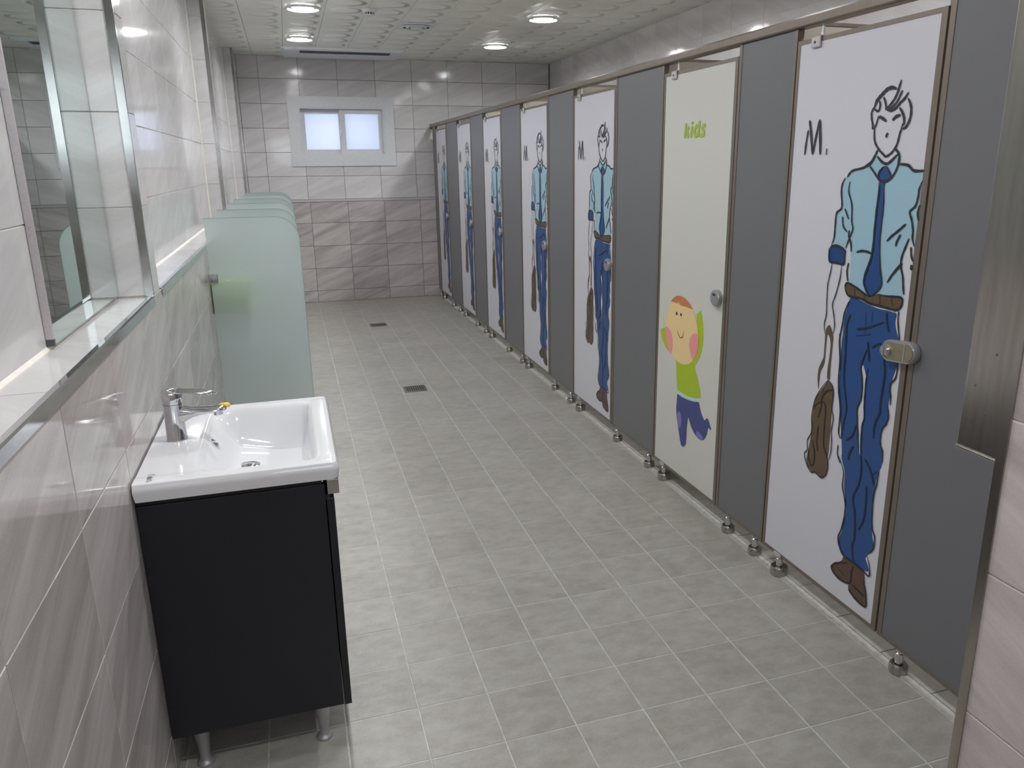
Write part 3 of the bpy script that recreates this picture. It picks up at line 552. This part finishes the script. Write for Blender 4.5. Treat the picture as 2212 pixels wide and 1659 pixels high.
 ('dark',[(0.195,0.84),(0.203,0.838),(0.204,0.831),(0.202,0.826),(0.197,0.824),(0.19,0.825),(0.187,0.831),(0.189,0.837)]),
 ('dark',[(0.236,0.841),(0.243,0.839),(0.245,0.834),(0.243,0.829),(0.238,0.827),(0.232,0.828),(0.229,0.833),(0.231,0.839)]),
 ('navy2',[(0.233,0.468),(0.269,0.464),(0.327,0.467),(0.387,0.475),(0.426,0.484),(0.441,0.459),(0.46,0.435),(0.483,0.42),(0.503,0.437),(0.518,0.428),(0.542,0.395),(0.516,0.399),(0.507,0.367),(0.488,0.338),(0.47,0.327),(0.441,0.323),(0.399,0.336),(0.367,0.359),(0.339,0.392),(0.33,0.334),(0.329,0.281),(0.326,0.258),(0.306,0.238),(0.284,0.241),(0.275,0.257),(0.258,0.297),(0.234,0.357),(0.226,0.395),(0.228,0.435)]),
 ('lilac',[(0.252,0.391),(0.267,0.389),(0.277,0.371),(0.28,0.345),(0.274,0.321),(0.265,0.316),(0.252,0.322),(0.24,0.353),(0.239,0.377)]),
 ('lilac',[(0.419,0.347),(0.438,0.354),(0.458,0.348),(0.481,0.339),(0.474,0.33),(0.45,0.325),(0.425,0.332)])],
 ks=[('dark',0.003,[(0.209,0.756),(0.222,0.741),(0.236,0.732),(0.25,0.733),(0.261,0.741),(0.268,0.765)])])
def smooth_open(p, n=4):
    out = []
    for i in range(len(p) - 1):
        a, b, c, d = p[max(i - 1, 0)], p[i], p[i + 1], p[min(i + 2, len(p) - 1)]
        for k in range(n):
            t = k/n; out.append(tuple(0.5*((2*b[j]) + (-a[j] + c[j])*t + (2*a[j] - 5*b[j] + 4*c[j] - d[j])*t*t + (-a[j] + 3*b[j] - 3*c[j] + d[j])*t**3) for j in (0, 1)))
    out.append(p[-1]); return out
def smooth_closed(p, n=3):
    q = []; L = len(p)
    for i in range(L):
        a, b, c, d = p[i - 1], p[i], p[(i + 1) % L], p[(i + 2) % L]
        for k in range(n):
            t = k/n; q.append(tuple(0.5*((2*b[j]) + 0.6*((-a[j] + c[j])*t + (2*a[j] - 5*b[j] + 4*c[j] - d[j])*t*t + (-a[j] + 3*b[j] - 3*c[j] + d[j])*t**3) + 0.4*2*(c[j] - b[j])*t) for j in (0, 1)))
    return q
def stroke_mb(mb, p, wd, x, taper=True, sub=4):
    s = smooth_open(p, sub) if len(p) > 2 else p; n = len(s); vs = []
    for i, q in enumerate(s):
        a, b = s[max(i - 1, 0)], s[min(i + 1, n - 1)]; dx, dz = b[0] - a[0], b[1] - a[1]; l = math.hypot(dx, dz) or 1
        e = min(i, n - 1 - i)/max(1, n - 1)
        k = wd/2*(min(1, 0.35 + e*5) if taper else 1)*(1 + 0.12*math.sin(i*1.7))
        vs += [(x, -(q[0] - dz/l*k), q[1] + dx/l*k), (x, -(q[0] + dz/l*k), q[1] - dx/l*k)]
    mb.add(vs, [(2*i, 2*i + 1, 2*i + 3, 2*i + 2) for i in range(n - 1)])
NAMES = dict(shirt='printed_shirt', white='printed_gap', navy='printed_cuff', trouser='printed_trousers', tie='printed_tie', brown='printed_bag_and_belt', shoe='printed_shoe', ink='printed_outline')
MAN = []
def build_man():
    cols = []
    for c, _ in ART['f']:
        if c not in cols: cols.append(c)
    for c in cols:
        mb = MB()
        for i, (cc, p) in enumerate(ART['f']):
            if cc != c: continue
            q = [(min(u, 0.603), z) for u, z in smooth_closed(p)]; x = -0.0004 - 0.00012*i
            mb.add([(x, -u, z) for u, z in q], [tuple(t) for t in tessellate_polygon([[Vector((u, z, 0)) for u, z in q]])])
        MAN.append((NAMES[c], mesh_of(NAMES[c], mb, 'print_' + c)))
    mb = MB()
    for i, (cc, wd, p) in enumerate(ART['s']):
        stroke_mb(mb, [(min(u, 0.603), z) for u, z in p], wd, -0.0024 - 0.000004*i)
    MAN.append((NAMES['ink'], mesh_of(NAMES['ink'], mb, 'print_ink')))
build_man()
def knob(y, root):
    k = ob('lock', MB().lathe([(0.033, 0.0), (0.034, -0.006), (0.034, -0.014), (0.031, -0.019), (0.020, -0.0205), (0.001, -0.021)], SX - 0.0005, y, 0.957, 32, 'X'), 'silver_paint', root, True)
    ob('indicator', MB().rbox(SX - 0.0222, SX - 0.0195, y - 0.011, y + 0.011, 0.966, 0.976, 0.001), 'indicator', k)
    ob('keyway', MB().rbox(SX - 0.0222, SX - 0.0195, y - 0.004, y + 0.004, 0.944, 0.950, 0.001), 'chrome', k)
def stall_door(i):
    y0, y1 = DOORS[i]; a, b = y0 + 0.004, y1 - 0.005; kid = i == 1
    root = thing('stall_door', ('cream stall door with the word kids and a cartoon child in a green sweater' if kid else 'white stall door printed with a man in shirt and tie, ' + ORD[i]), 'door', (SX, y1, 0.0), 'toilet stall doors')
    ob('edge_frame', leaf_frame(a, b, ZB, ZT, 0.016), 'frame_taupe', root)
    leaf = ob('leaf', B(SX, SX + TH, a + 0.0195, b - 0.0125, ZB + 0.0125, ZT - 0.0125), 'door_cream' if kid else 'door_white', root)
    if kid:
        for j, (c, p) in enumerate(ART['kf']):
            q = smooth_closed(p); x = SX - 0.0004 - 0.00012*j
            ob({'green': 'printed_sweater', 'mint': 'printed_cuff', 'skin': 'printed_skin', 'hair': 'printed_hair', 'pink': 'printed_cheek', 'dark': 'printed_eye', 'navy2': 'printed_trousers', 'lilac': 'printed_patch'}[c],
               MB().add([(x, y1 - u, z) for u, z in q], [tuple(t) for t in tessellate_polygon([[Vector((u, z, 0)) for u, z in q]])]), 'print_' + c, leaf)
        mb = MB(); stroke_mb(mb, ART['ks'][0][2], 0.003, 0); mb.v = [(SX - 0.0026, y + y1, z) for x, y, z in mb.v]; ob('printed_mouth', mb, 'print_dark', leaf)
        g = lambda pts: [(0.201 + (px - 560)/960*0.181, 1.5805 + ((1205 - (px - 560)*0.047) - py)/660*0.060) for px, py in pts]
        glyphs = [[(637, 545), (605, 1205)], [(780, 705), (700, 900)], [(700, 900), (765, 1195)], None, [(917, 690), (890, 1185)], [(925, 500), (922, 615)], None,
                  [(1247, 485), (1200, 1165)], [(1200, 730), (1130, 700), (1060, 790), (1035, 950), (1060, 1110), (1110, 1115), (1190, 1010)], None,
                  [(1510, 690), (1420, 690), (1370, 780), (1400, 860), (1450, 960), (1430, 1080), (1370, 1110), (1300, 1080)]]
        k = 0; mb = MB()
        for gl in glyphs + [None]:
            if gl is None:
                mb.v = [(SX - 0.0016 - 0.00002*(n % 5), y + y1, z) for n, (x, y, z) in enumerate(mb.v)]; ob('printed_letter', mb, 'print_kids', leaf); mb = MB()
            else: stroke_mb(mb, g(gl), 0.0155, 0, False)
    else:
        s = (y1 - y0)/0.623
        for nm, me in MAN:
            o = bpy.data.objects.new(nm, me); col.objects.link(o); o.parent = leaf; o.scale = (1, s, 1)
            o.location = Vector((SX, y1, 0)) - wloc(leaf)
    # hinge at the top, pivot foot below, lock
    yh = y1 - 0.105
    hg = ob('top_hinge', MB().rbox(SX - 0.009, SX - 0.002, yh - 0.020, yh + 0.024, ZT - 0.030, ZT + 0.003, 0.003).rbox(SX - 0.006, SX + 0.02, yh - 0.020, yh + 0.010, ZT, ZT + 0.004, 0.0015), 'aluminium', root)
    ob('pin', MB().lathe([(0.006, 0.002), (0.006, 0.014), (0.0045, 0.016), (0.0045, 0.040)], SX + 0.010, yh - 0.008, ZT, 14), 'plastic_white', hg, True)
    ob('screw', MB().lathe([(0.004, -0.0005), (0.004, -0.0015), (0.002, -0.002)], SX - 0.009, yh + 0.004, ZT - 0.014, 12, 'X'), 'mark_grey', hg)
    foot(y1 - 0.105, root, True, 'pivot_foot')
    if i == 0:
        # long oval latch reaching over the gap
        def cap(h, r, l, n=14): return [(l*(1 if k < n else -1)/1 + r*math.cos(math.pi*(k % n)/(n - 1) - math.pi/2 + (0 if k < n else math.pi)), r*math.sin(math.pi*(k % n)/(n - 1) - math.pi/2 + (0 if k < n else math.pi))) for k in range(2*n)]
        yc, zc, tl = 1.706, 0.964, math.radians(-6)
        def pts(r, l, x): return [(x, yc + u*math.cos(tl) - v*math.sin(tl), zc + u*math.sin(tl) + v*math.cos(tl)) for u, v in cap(0, r, l)]
        lk = ob('latch', MB().sweep([pts(0.031, 0.034, SX - 0.0025), pts(0.032, 0.034, SX - 0.010), pts(0.031, 0.034, SX - 0.020), pts(0.028, 0.034, SX - 0.024), pts(0.026, 0.034, SX - 0.023)]), 'silver_paint', root, True)
        ob('latch_plate', MB().sweep([pts(0.0245, 0.034, SX - 0.0225), pts(0.0245, 0.034, SX - 0.0250)]), 'gold_plate', lk)
        ob('latch_bar', B(SX - 0.0262, SX - 0.024, yc - 0.030, yc - 0.025, zc - 0.022, zc + 0.028), 'silver_paint', lk)
        ob('thumb_turn', MB().lathe([(0.017, -0.024), (0.018, -0.030), (0.014, -0.036), (0.001, -0.037)], SX, yc + 0.040, zc - 0.003, 24, 'X'), 'chrome', lk, True)
        ob('turn_slot', B(SX - 0.0385, SX - 0.036, yc + 0.037, yc + 0.043, zc - 0.016, zc + 0.010), 'silver_paint', lk)
    else: knob(y0 + 0.064, root)
for i in range(7): stall_door(i)
def panel(y0, y1, feet, label, edge=(True, True)):
    root = thing('partition_panel', label, 'panel', (SX, (y0 + y1)/2, 0.0), 'grey panels between the stall doors')
    mb = MB(); x0, x1 = SX - 0.002, SX + TH + 0.002; zt = 1.889
    mb.box(x0, x1, y0, y0 + 0.012, ZB, zt); mb.box(x0, x1, y1 - 0.018, y1, ZB, zt); mb.box(x0, x1, y0 + 0.012, y1 - 0.018, ZB, ZB + 0.010)
    if edge[0] is True: mb.box(SX + TH*0.3, x1 + 0.012, y1 - 0.002, y1 + 0.012, ZB, zt)       # door stop on the far edge
    ob('edge_frame', mb, 'frame_taupe', root)
    ob('board', B(SX, SX + TH, y0 + 0.0115, y1 - 0.0175, ZB + 0.0095, zt), 'panel_grey', root)
    for y in feet: foot(y, root, False)
panel(0.86, 1.681, (0.95, 1.592), 'dark grey partition panel at the right edge beside the entrance wall')
PL = ['grey partition panel between the nearest man door and the kids door', 'grey partition panel just beyond the kids door', 'grey partition panel between the first and second man doors beyond the kids door',
      'grey partition panel between the second and third man doors beyond the kids door', 'grey partition panel between the third and fourth man doors beyond the kids door', 'grey partition panel just before the farthest stall door']
FT = [(2.366, 2.566), (3.324, 3.727), (4.480, 4.800), (5.575, 5.975), (6.755, 7.090), (7.876, 8.222)]
for i in range(6): panel(DOORS[i][1] + 0.001, DOORS[i + 1][0] - 0.001, FT[i], PL[i])
panel(8.857, YL - 0.004, (8.955,), 'narrow dark grey end panel against the end wall', (False, False))
# head rail over the whole row
pr = [(SX - 0.010, 1.892), (SX - 0.012, 1.896), (SX - 0.012, 1.918), (SX - 0.007, 1.924), (SX + 0.028, 1.924), (SX + 0.034, 1.918), (SX + 0.034, 1.892), (SX + 0.028, 1.890), (SX - 0.006, 1.890)]
t = ob('head_rail', MB().prism(pr, 'Y', 0.84, YU - 0.008), 'frame_taupe'); tag(t, 'long taupe metal rail along the top of the stall row', 'rail')
t = ob('rail_end_bracket', B(SX - 0.012, SX + 0.034, YU - 0.0075, YU - 0.001, 1.880, 1.930), 'frame_taupe'); tag(t, 'small taupe plate fixing the stall rail to the end wall', 'bracket')
# partitions between the stalls
for i in range(7):
    y = DOORS[i][1] + 0.018 + (0.02 if i < 6 else 0.0)
    t = thing('side_partition', ['partition between the two nearest stalls, seen in the gap above the near door', 'partition behind the hinge side of the kids door', 'partition above the first man door beyond the kids door', 'partition above the second man door beyond the kids door', 'partition above the third man door beyond the kids door', 'partition above the fourth man door beyond the kids door', 'partition beside the end wall in the last stall'][i], 'partition', (2.7, y, 0.0), 'partitions between the stalls')
    ob('board', B(SX + 0.036, XR - 0.004, y, y + 0.018, 0.10, 1.912), 'partition_back', t)
    ob('cap', B(SX + 0.036, XR - 0.004, y - 0.002, y + 0.020, 1.912, 1.922), 'frame_taupe', t)
    ob('foot', MB().lathe([(0.027, 0.0045), (0.027, 0.04), (0.012, 0.042), (0.012, 0.102)], 2.9, y + 0.009, 0.0, 16), 'satin_steel', t, True)
# ================================================================== frosted urinal screens
def screen_outline(x0, x1, z0, z1, r, n=9):
    p = [(x0, z0), (x1 - 0.03, z0)] + [(x1 - 0.03 + 0.03*math.sin(a), z0 + 0.03 - 0.03*math.cos(a)) for a in [math.pi/2*k/5 for k in range(1, 6)]]
    p += [(x1 - r + r*math.cos(a), z1 - r + r*math.sin(a)) for a in [math.pi/2*k/n for k in range(n + 1)]] + [(x0, z1)]
    return p
SL = ['nearest frosted green glass screen, directly beyond the sink', 'second frosted green glass screen from the sink', 'third frosted green glass screen from the sink', 'fourth frosted green glass screen from the sink', 'fifth frosted green glass screen from the sink', 'farthest frosted green glass screen, nearest the end wall']
for k in range(6):
    y = 4.005 + 0.762*k
    t = thing('glass_screen', SL[k], 'glass screen', (0.0, y, 0.27), 'frosted glass urinal screens')
    ob('pane', MB().prism(screen_outline(0.006, 0.428, 0.27, 1.248, 0.11), 'Y', y, y + 0.008), 'frosted_glass', t)
    out = screen_outline(0.006, 0.428, 0.27, 1.248, 0.11); top = out[2:]; ed = MB()
    cxm = 0.2; ins = []; n_ = len(top)
    for q, (x, z) in enumerate(top):
        a_, b_ = top[max(q - 1, 0)], top[min(q + 1, n_ - 1)]; dx, dz = b_[0] - a_[0], b_[1] - a_[1]; l = math.hypot(dx, dz)
        ins.append((x + dz/l*0.0015, z - dx/l*0.0015))
    for q in range(n_ - 1): ed.prism([top[q], top[q + 1], ins[q + 1], ins[q]], 'Y', y - 0.0003, y + 0.0083)
    ob('polished_edge', ed, 'glass_edge', t)
    for z in (0.945, 0.30):
        ob('clamp', MB().rbox(0.0005, 0.040, y - 0.010, y + 0.018, z, z + 0.042, 0.003), 'chrome', t)
t = thing('wall_shelf', 'lime green box on the wall, blurred behind the nearest glass screen', 'box', (0.0, 4.10, 0.786))
ob('body', MB().rbox(0.001, 0.185, 4.045, 4.15, 0.800, 0.945, 0.012), 'lime_plastic', t)
ob('base', MB().rbox(0.001, 0.170, 4.05, 4.145, 0.786, 0.801, 0.004), 'silver_paint', t)
# ================================================================== mirror
t = thing('wall_mirror', 'frameless wall mirror with metal side edges standing in the tiled niche', 'mirror', (RB, 2.1, 1.132))
ob('glass', B(RB + 0.0085, RB + 0.0125, 1.777, 2.4285, 1.134, 2.05), 'mirror_glass', t)
ob('backing', B(RB + 0.0005, RB + 0.0085, 1.777, 2.4285, 1.134, 2.05), 'dark_slot', t)
ob('side_edge', B(RB + 0.0005, RB + 0.014, 1.768, 1.777, 1.146, 2.05), 'aluminium', t)
ob('corner_cap', B(RB + 0.0005, RB + 0.0145, 1.7675, 1.7775, 1.132, 1.146), 'mark_grey', t)
# ================================================================== vanity
t = thing('vanity_cabinet', 'black laminate vanity cabinet on silver legs carrying the white basin', 'cabinet', (0.21, 2.09, 0.0))
y0, y1 = 1.812, 2.372
for a in (y0, y1 - 0.016): ob('side_panel', MB().rbox(0.003, 0.414, a, a + 0.016, 0.120, 0.742, 0.001), 'laminate_black', t)
ob('bottom_panel', B(0.003, 0.414, y0 + 0.0165, y1 - 0.0165, 0.120, 0.136), 'laminate_black', t)
ob('back_panel', B(0.003, 0.009, y0 + 0.0165, y1 - 0.0165, 0.1365, 0.742), 'laminate_black', t)
ob('top_strip', B(0.006, 0.408, y0 + 0.004, y0 + 0.012, 0.7422, 0.7566).box(0.006, 0.408, y1 - 0.012, y1 - 0.004, 0.7422, 0.7566).box(0.400, 0.408, y0 + 0.012, y1 - 0.012, 0.7422, 0.7566), 'black_gap', t)
for a, b in ((y0, (y0 + y1)/2 - 0.0015), ((y0 + y1)/2 + 0.0015, y1)):
    d = ob('door', MB().rbox(0.4165, 0.4345, a, b, 0.118, 0.704, 0.0015), 'laminate_black', t)
    ob('finger_pull', MB().rbox(0.420, 0.4475, a, b, 0.714, 0.7515, 0.001), 'brushed_steel', d)
    ob('pull_gap_shade', B(0.4145, 0.426, a + 0.002, b - 0.002, 0.700, 0.7135), 'black_gap', d)  # black filler, stands in for the shade in the gap below the pull
for x in (0.062, 0.358):
    for y in (1.858, 2.326):
        ob('leg', MB().lathe([(0.0215, 0.0), (0.0225, 0.003), (0.0215, 0.006), (0.017, 0.009), (0.0135, 0.014), (0.0125, 0.026), (0.0150, 0.055), (0.0190, 0.085), (0.0225, 0.1195)], x, y, 0.0, 28), 'silver_paint', t, True)
# basin: one moulded ceramic piece
def sstep(a, b, x):
    t = min(1, max(0, (x - a)/(b - a))); return t*t*(3 - 2*t)
BX0, BX1, BY0, BY1 = 0.004, 0.452, 1.797, 2.388
def basin_z(x, y):
    zt = 0.800
    # outer rounding of the rim
    d = min(x - BX0 + 0.02, BX1 - x, y - BY0, BY1 - y); edge = 0.014*(1 - math.sqrt(max(0, 1 - (1 - min(1, d/0.014))**2))) if d < 0.014 else 0
    yb0, yb1 = BY0 + 0.038, BY1 - 0.045
    back = 0.118 + 0.030*(1 - sstep(yb0, yb0 + 0.09, y)) * 0.6 + 0.0
    gx = sstep(back, back + 0.085, x)*0.78 + sstep(back + 0.02, back + 0.20, x)*0.22
    gf = sstep(BX1 - 0.052, BX1 - 0.085, x)
    gy = sstep(yb0, yb0 + 0.045, y)*sstep(yb1, yb1 - 0.075, y)
    depth = 0.118*gx*gf*gy
    lip = 0.004*sstep(BX1 - 0.050, BX1 - 0.040, x)*sstep(yb0 - 0.005, yb0 + 0.01, y)*sstep(yb1 + 0.005, yb1 - 0.01, y)
    shelf = 0.004*sstep(back + 0.015, back - 0.005, x)*sstep(yb0, yb0 + 0.02, y)*sstep(yb1, yb1 - 0.02, y)
    return zt - edge - depth + lip - shelf*0.5
nx, ny = 72, 92; mb = MB(); vs = []; fs = []
gxs = [BX0 + (BX1 - BX0)*i/nx for i in range(nx + 1)]; gys = [BY0 + (BY1 - BY0)*j/ny for j in range(ny + 1)]
cr = 0.016
def corner(x, y):   # rounded plan corners at the front
    if x > BX1 - cr:
        for yc, sg in ((BY0 + cr, -1), (BY1 - cr, 1)):
            if (y - yc)*sg > 0:
                dx, dy = x - (BX1 - cr), y - yc; l = max(abs(dx), abs(dy)); h = math.hypot(dx, dy)
                if h > 0: k = l/h; return BX1 - cr + dx*k, yc + dy*k
    return x, y
for x in gxs:
    for y in gys:
        cx_, cy_ = corner(x, y); vs.append((cx_, cy_, basin_z(x, y)))
idx = lambda i, j: i*(ny + 1) + j
for i in range(nx):
    for j in range(ny): fs.append((idx(i, j), idx(i + 1, j), idx(i + 1, j + 1), idx(i, j + 1)))
per = [idx(i, 0) for i in range(nx + 1)] + [idx(nx, j) for j in range(1, ny + 1)] + [idx(i, ny) for i in range(nx - 1, -1, -1)] + [idx(0, j) for j in range(ny - 1, 0, -1)]
k0 = len(vs); n = len(per)
for z, ins in ((0.778, 0.0), (0.757, 0.003)):
    for p in per:
        x, y, _ = vs[p]; cxm, cym = 0.23, 2.09
        vs.append((x + (ins if x < cxm else -ins), y + (ins if y < cym else -ins), z))
for i in range(n):
    j = (i + 1) % n; fs += [(per[i], per[j], k0 + j, k0 + i), (k0 + i, k0 + j, k0 + n + j, k0 + n + i)]
k1 = len(vs)
for x in gxs:
    for y in gys:
        cx_, cy_ = corner(x, y); cx_ += 0.003*(1 if x == gxs[0] else -1 if x == gxs[-1] else 0); cy_ += 0.003*(1 if y == gys[0] else -1 if y == gys[-1] else 0)
        vs.append((cx_, cy_, min(0.757, basin_z(x, y) - 0.012) if gxs[0] < x < gxs[-1] and gys[0] < y < gys[-1] else 0.757))
for i in range(nx):
    for j in range(ny): fs.append(tuple(k1 + q for q in (idx(i, j), idx(i, j + 1), idx(i + 1, j + 1), idx(i + 1, j))))
for i in range(n):
    j = (i + 1) % n; fs.append((k0 + n + i, k0 + n + j, k1 + per[j], k1 + per[i]))
t = thing('wash_basin', 'white ceramic rectangular wash basin on the black cabinet', 'sink', (0.23, 2.09, 0.757))
ob('bowl', mb.add(vs, fs), 'ceramic', t, True)
zz = basin_z(0.226, 2.122)
ob('drain', MB().lathe([(0.029, 0.0), (0.030, 0.003), (0.024, 0.0045), (0.022, 0.003), (0.016, 0.006), (0.001, 0.0065)], 0.226, 2.122, zz, 28), 'chrome', t, True)
zo = basin_z(0.150, 2.12)
mb = MB().lathe([(0.013, 0.0), (0.0135, 0.003), (0.009, 0.0045), (0.008, 0.001)], 0, 0, 0, 24)
R_ = Matrix.Rotation(math.radians(52), 3, 'Y'); mb.v = [tuple(R_ @ Vector(v) + Vector((0.148, 2.12, zo + 0.001))) for v in mb.v]
ob('overflow', mb, 'chrome', t, True)
mk = MB()
for q in ([(0.030, 1.853), (0.036, 1.858), (0.046, 1.851)], [(0.031, 1.842), (0.040, 1.844)], [(0.031, 1.838), (0.040, 1.839), (0.040, 1.835), (0.031, 1.833)], [(0.031, 1.829), (0.036, 1.830), (0.041, 1.827)], [(0.032, 1.823), (0.041, 1.821), (0.041, 1.817)], [(0.031, 1.813), (0.040, 1.812)]):
    s = smooth_open(q, 3) if len(q) > 2 else q
    for a, b in zip(s[:-1], s[1:]):
        dx, dy = b[0] - a[0], b[1] - a[1]; l = math.hypot(dx, dy); px, py = -dy/l*0.0012, dx/l*0.0012
        mk.add([(a[0] - px, a[1] - py, 0.8004), (a[0] + px, a[1] + py, 0.8004), (b[0] + px, b[1] + py, 0.8004), (b[0] - px, b[1] - py, 0.8004)], [(0, 1, 2, 3)])
ob('printed_mark', mk, 'mark_grey', t)
# faucet
fx, fy, fz = 0.062, 2.108, 0.799
t = thing('faucet', 'chrome single-lever basin faucet', 'faucet', (fx, fy, fz))
ob('body', MB().lathe([(0.0255, 0.0), (0.0255, 0.002), (0.0245, 0.004), (0.0235, 0.06), (0.0235, 0.090), (0.0245, 0.096)], fx, fy, fz, 32), 'chrome', t, True)
def ell(x, zc, a, b, n=18): return [(x, fy + a*math.cos(2*math.pi*k/n), fz + zc + b*math.sin(2*math.pi*k/n)) for k in range(n)]
sp = ob('spout', MB().sweep([ell(fx + 0.005, 0.062, 0.019, 0.030), ell(fx + 0.025, 0.066, 0.021, 0.022), ell(fx + 0.045, 0.069, 0.024, 0.014), ell(fx + 0.080, 0.0715, 0.025, 0.010), ell(fx + 0.108, 0.0715, 0.024, 0.008), ell(fx + 0.122, 0.0710, 0.018, 0.006), ell(fx + 0.128, 0.0705, 0.008, 0.003)]), 'chrome', t, True)
ob('aerator', MB().lathe([(0.011, 0.055), (0.012, 0.056), (0.012, 0.066)], fx + 0.106, fy, fz, 20), 'chrome', sp, True)
hd = ob('head', MB().lathe([(0.0235, 0.0965), (0.0245, 0.0985), (0.0245, 0.122), (0.022, 0.129), (0.012, 0.133), (0.001, 0.134)], fx, fy, fz, 32), 'chrome', t, True)
ob('lever', MB().sweep([ell(fx - 0.022, 0.128, 0.012, 0.004), ell(fx - 0.005, 0.130, 0.022, 0.007), ell(fx + 0.020, 0.128, 0.024, 0.008), ell(fx + 0.055, 0.123, 0.023, 0.006), ell(fx + 0.085, 0.118, 0.021, 0.005), ell(fx + 0.102, 0.114, 0.013, 0.004), ell(fx + 0.107, 0.113, 0.005, 0.002)]), 'chrome', hd, True)
# soap on the far rim
t = ob('soap_bar', MB().sweep([[(0.160 + a*math.cos(2*math.pi*k/20), 2.362 + a*0.55*math.sin(2*math.pi*k/20), 0.8002 + h) for k in range(20)] for a, h in ((0.013, 0.0), (0.017, 0.003), (0.016, 0.008), (0.011, 0.011))]), 'yellow_soap', smooth=True)
tag(t, 'small yellow soap bar on the far rim of the basin', 'soap')
# ================================================================== floor drains
for (x0, x1, y0, y1, lab) in ((1.030, 1.182, 5.062, 5.205, 'rectangular steel floor drain, the nearer of the two'), (1.034, 1.188, 7.388, 7.532, 'rectangular steel floor drain, the farther of the two')):
    t = thing('floor_drain', lab, 'drain', ((x0 + x1)/2, (y0 + y1)/2, 0.0))
    ob('pit_shade', B(x0 + 0.006, x1 - 0.006, y0 + 0.006, y1 - 0.006, 0.0005, 0.0012), 'black_gap', t)  # flat black sheet, the darkness below the slats put into its colour
    ob('frame', MB().box(x0, x1, y0, y0 + 0.010, 0.0004, 0.005).box(x0, x1, y1 - 0.010, y1, 0.0004, 0.005).box(x0, x0 + 0.010, y0 + 0.01, y1 - 0.01, 0.0004, 0.005).box(x1 - 0.010, x1, y0 + 0.01, y1 - 0.01, 0.0004, 0.005), 'satin_steel', t)
    nb = 9; wbar = (x1 - x0 - 0.02)/nb
    for k in range(nb): ob('slat', B(x0 + 0.01 + wbar*(k + 0.25), x0 + 0.01 + wbar*(k + 0.68), y0 + 0.01, y1 - 0.01, 0.0014, 0.0045), 'satin_steel', t)
# ================================================================== steel dispenser at the right edge
t = thing('steel_dispenser', 'brushed stainless steel cabinet mounted at the corner of the entrance wall', 'dispenser', (1.52, 0.87, 1.04))
bd = ob('body', MB().rbox(1.378, 1.66, 0.8295, 0.912, 1.042, 1.92, 0.002), 'brushed_steel', t)
ob('bottom_lip', MB().rbox(1.376, 1.662, 0.8295, 0.914, 1.0365, 1.042, 0.002), 'satin_steel', t)
for y, z in ((0.892, 1.145), (0.862, 1.20), (0.868, 1.105)): ob('screw', MB().lathe([(0.002, 0.0), (0.0015, -0.001)], 1.378, y, z, 10, 'X'), 'mark_grey', t)
ob('paper_slot', B(1.42, 1.62, 0.9122, 0.914, 1.10, 1.13), 'black_gap', t)
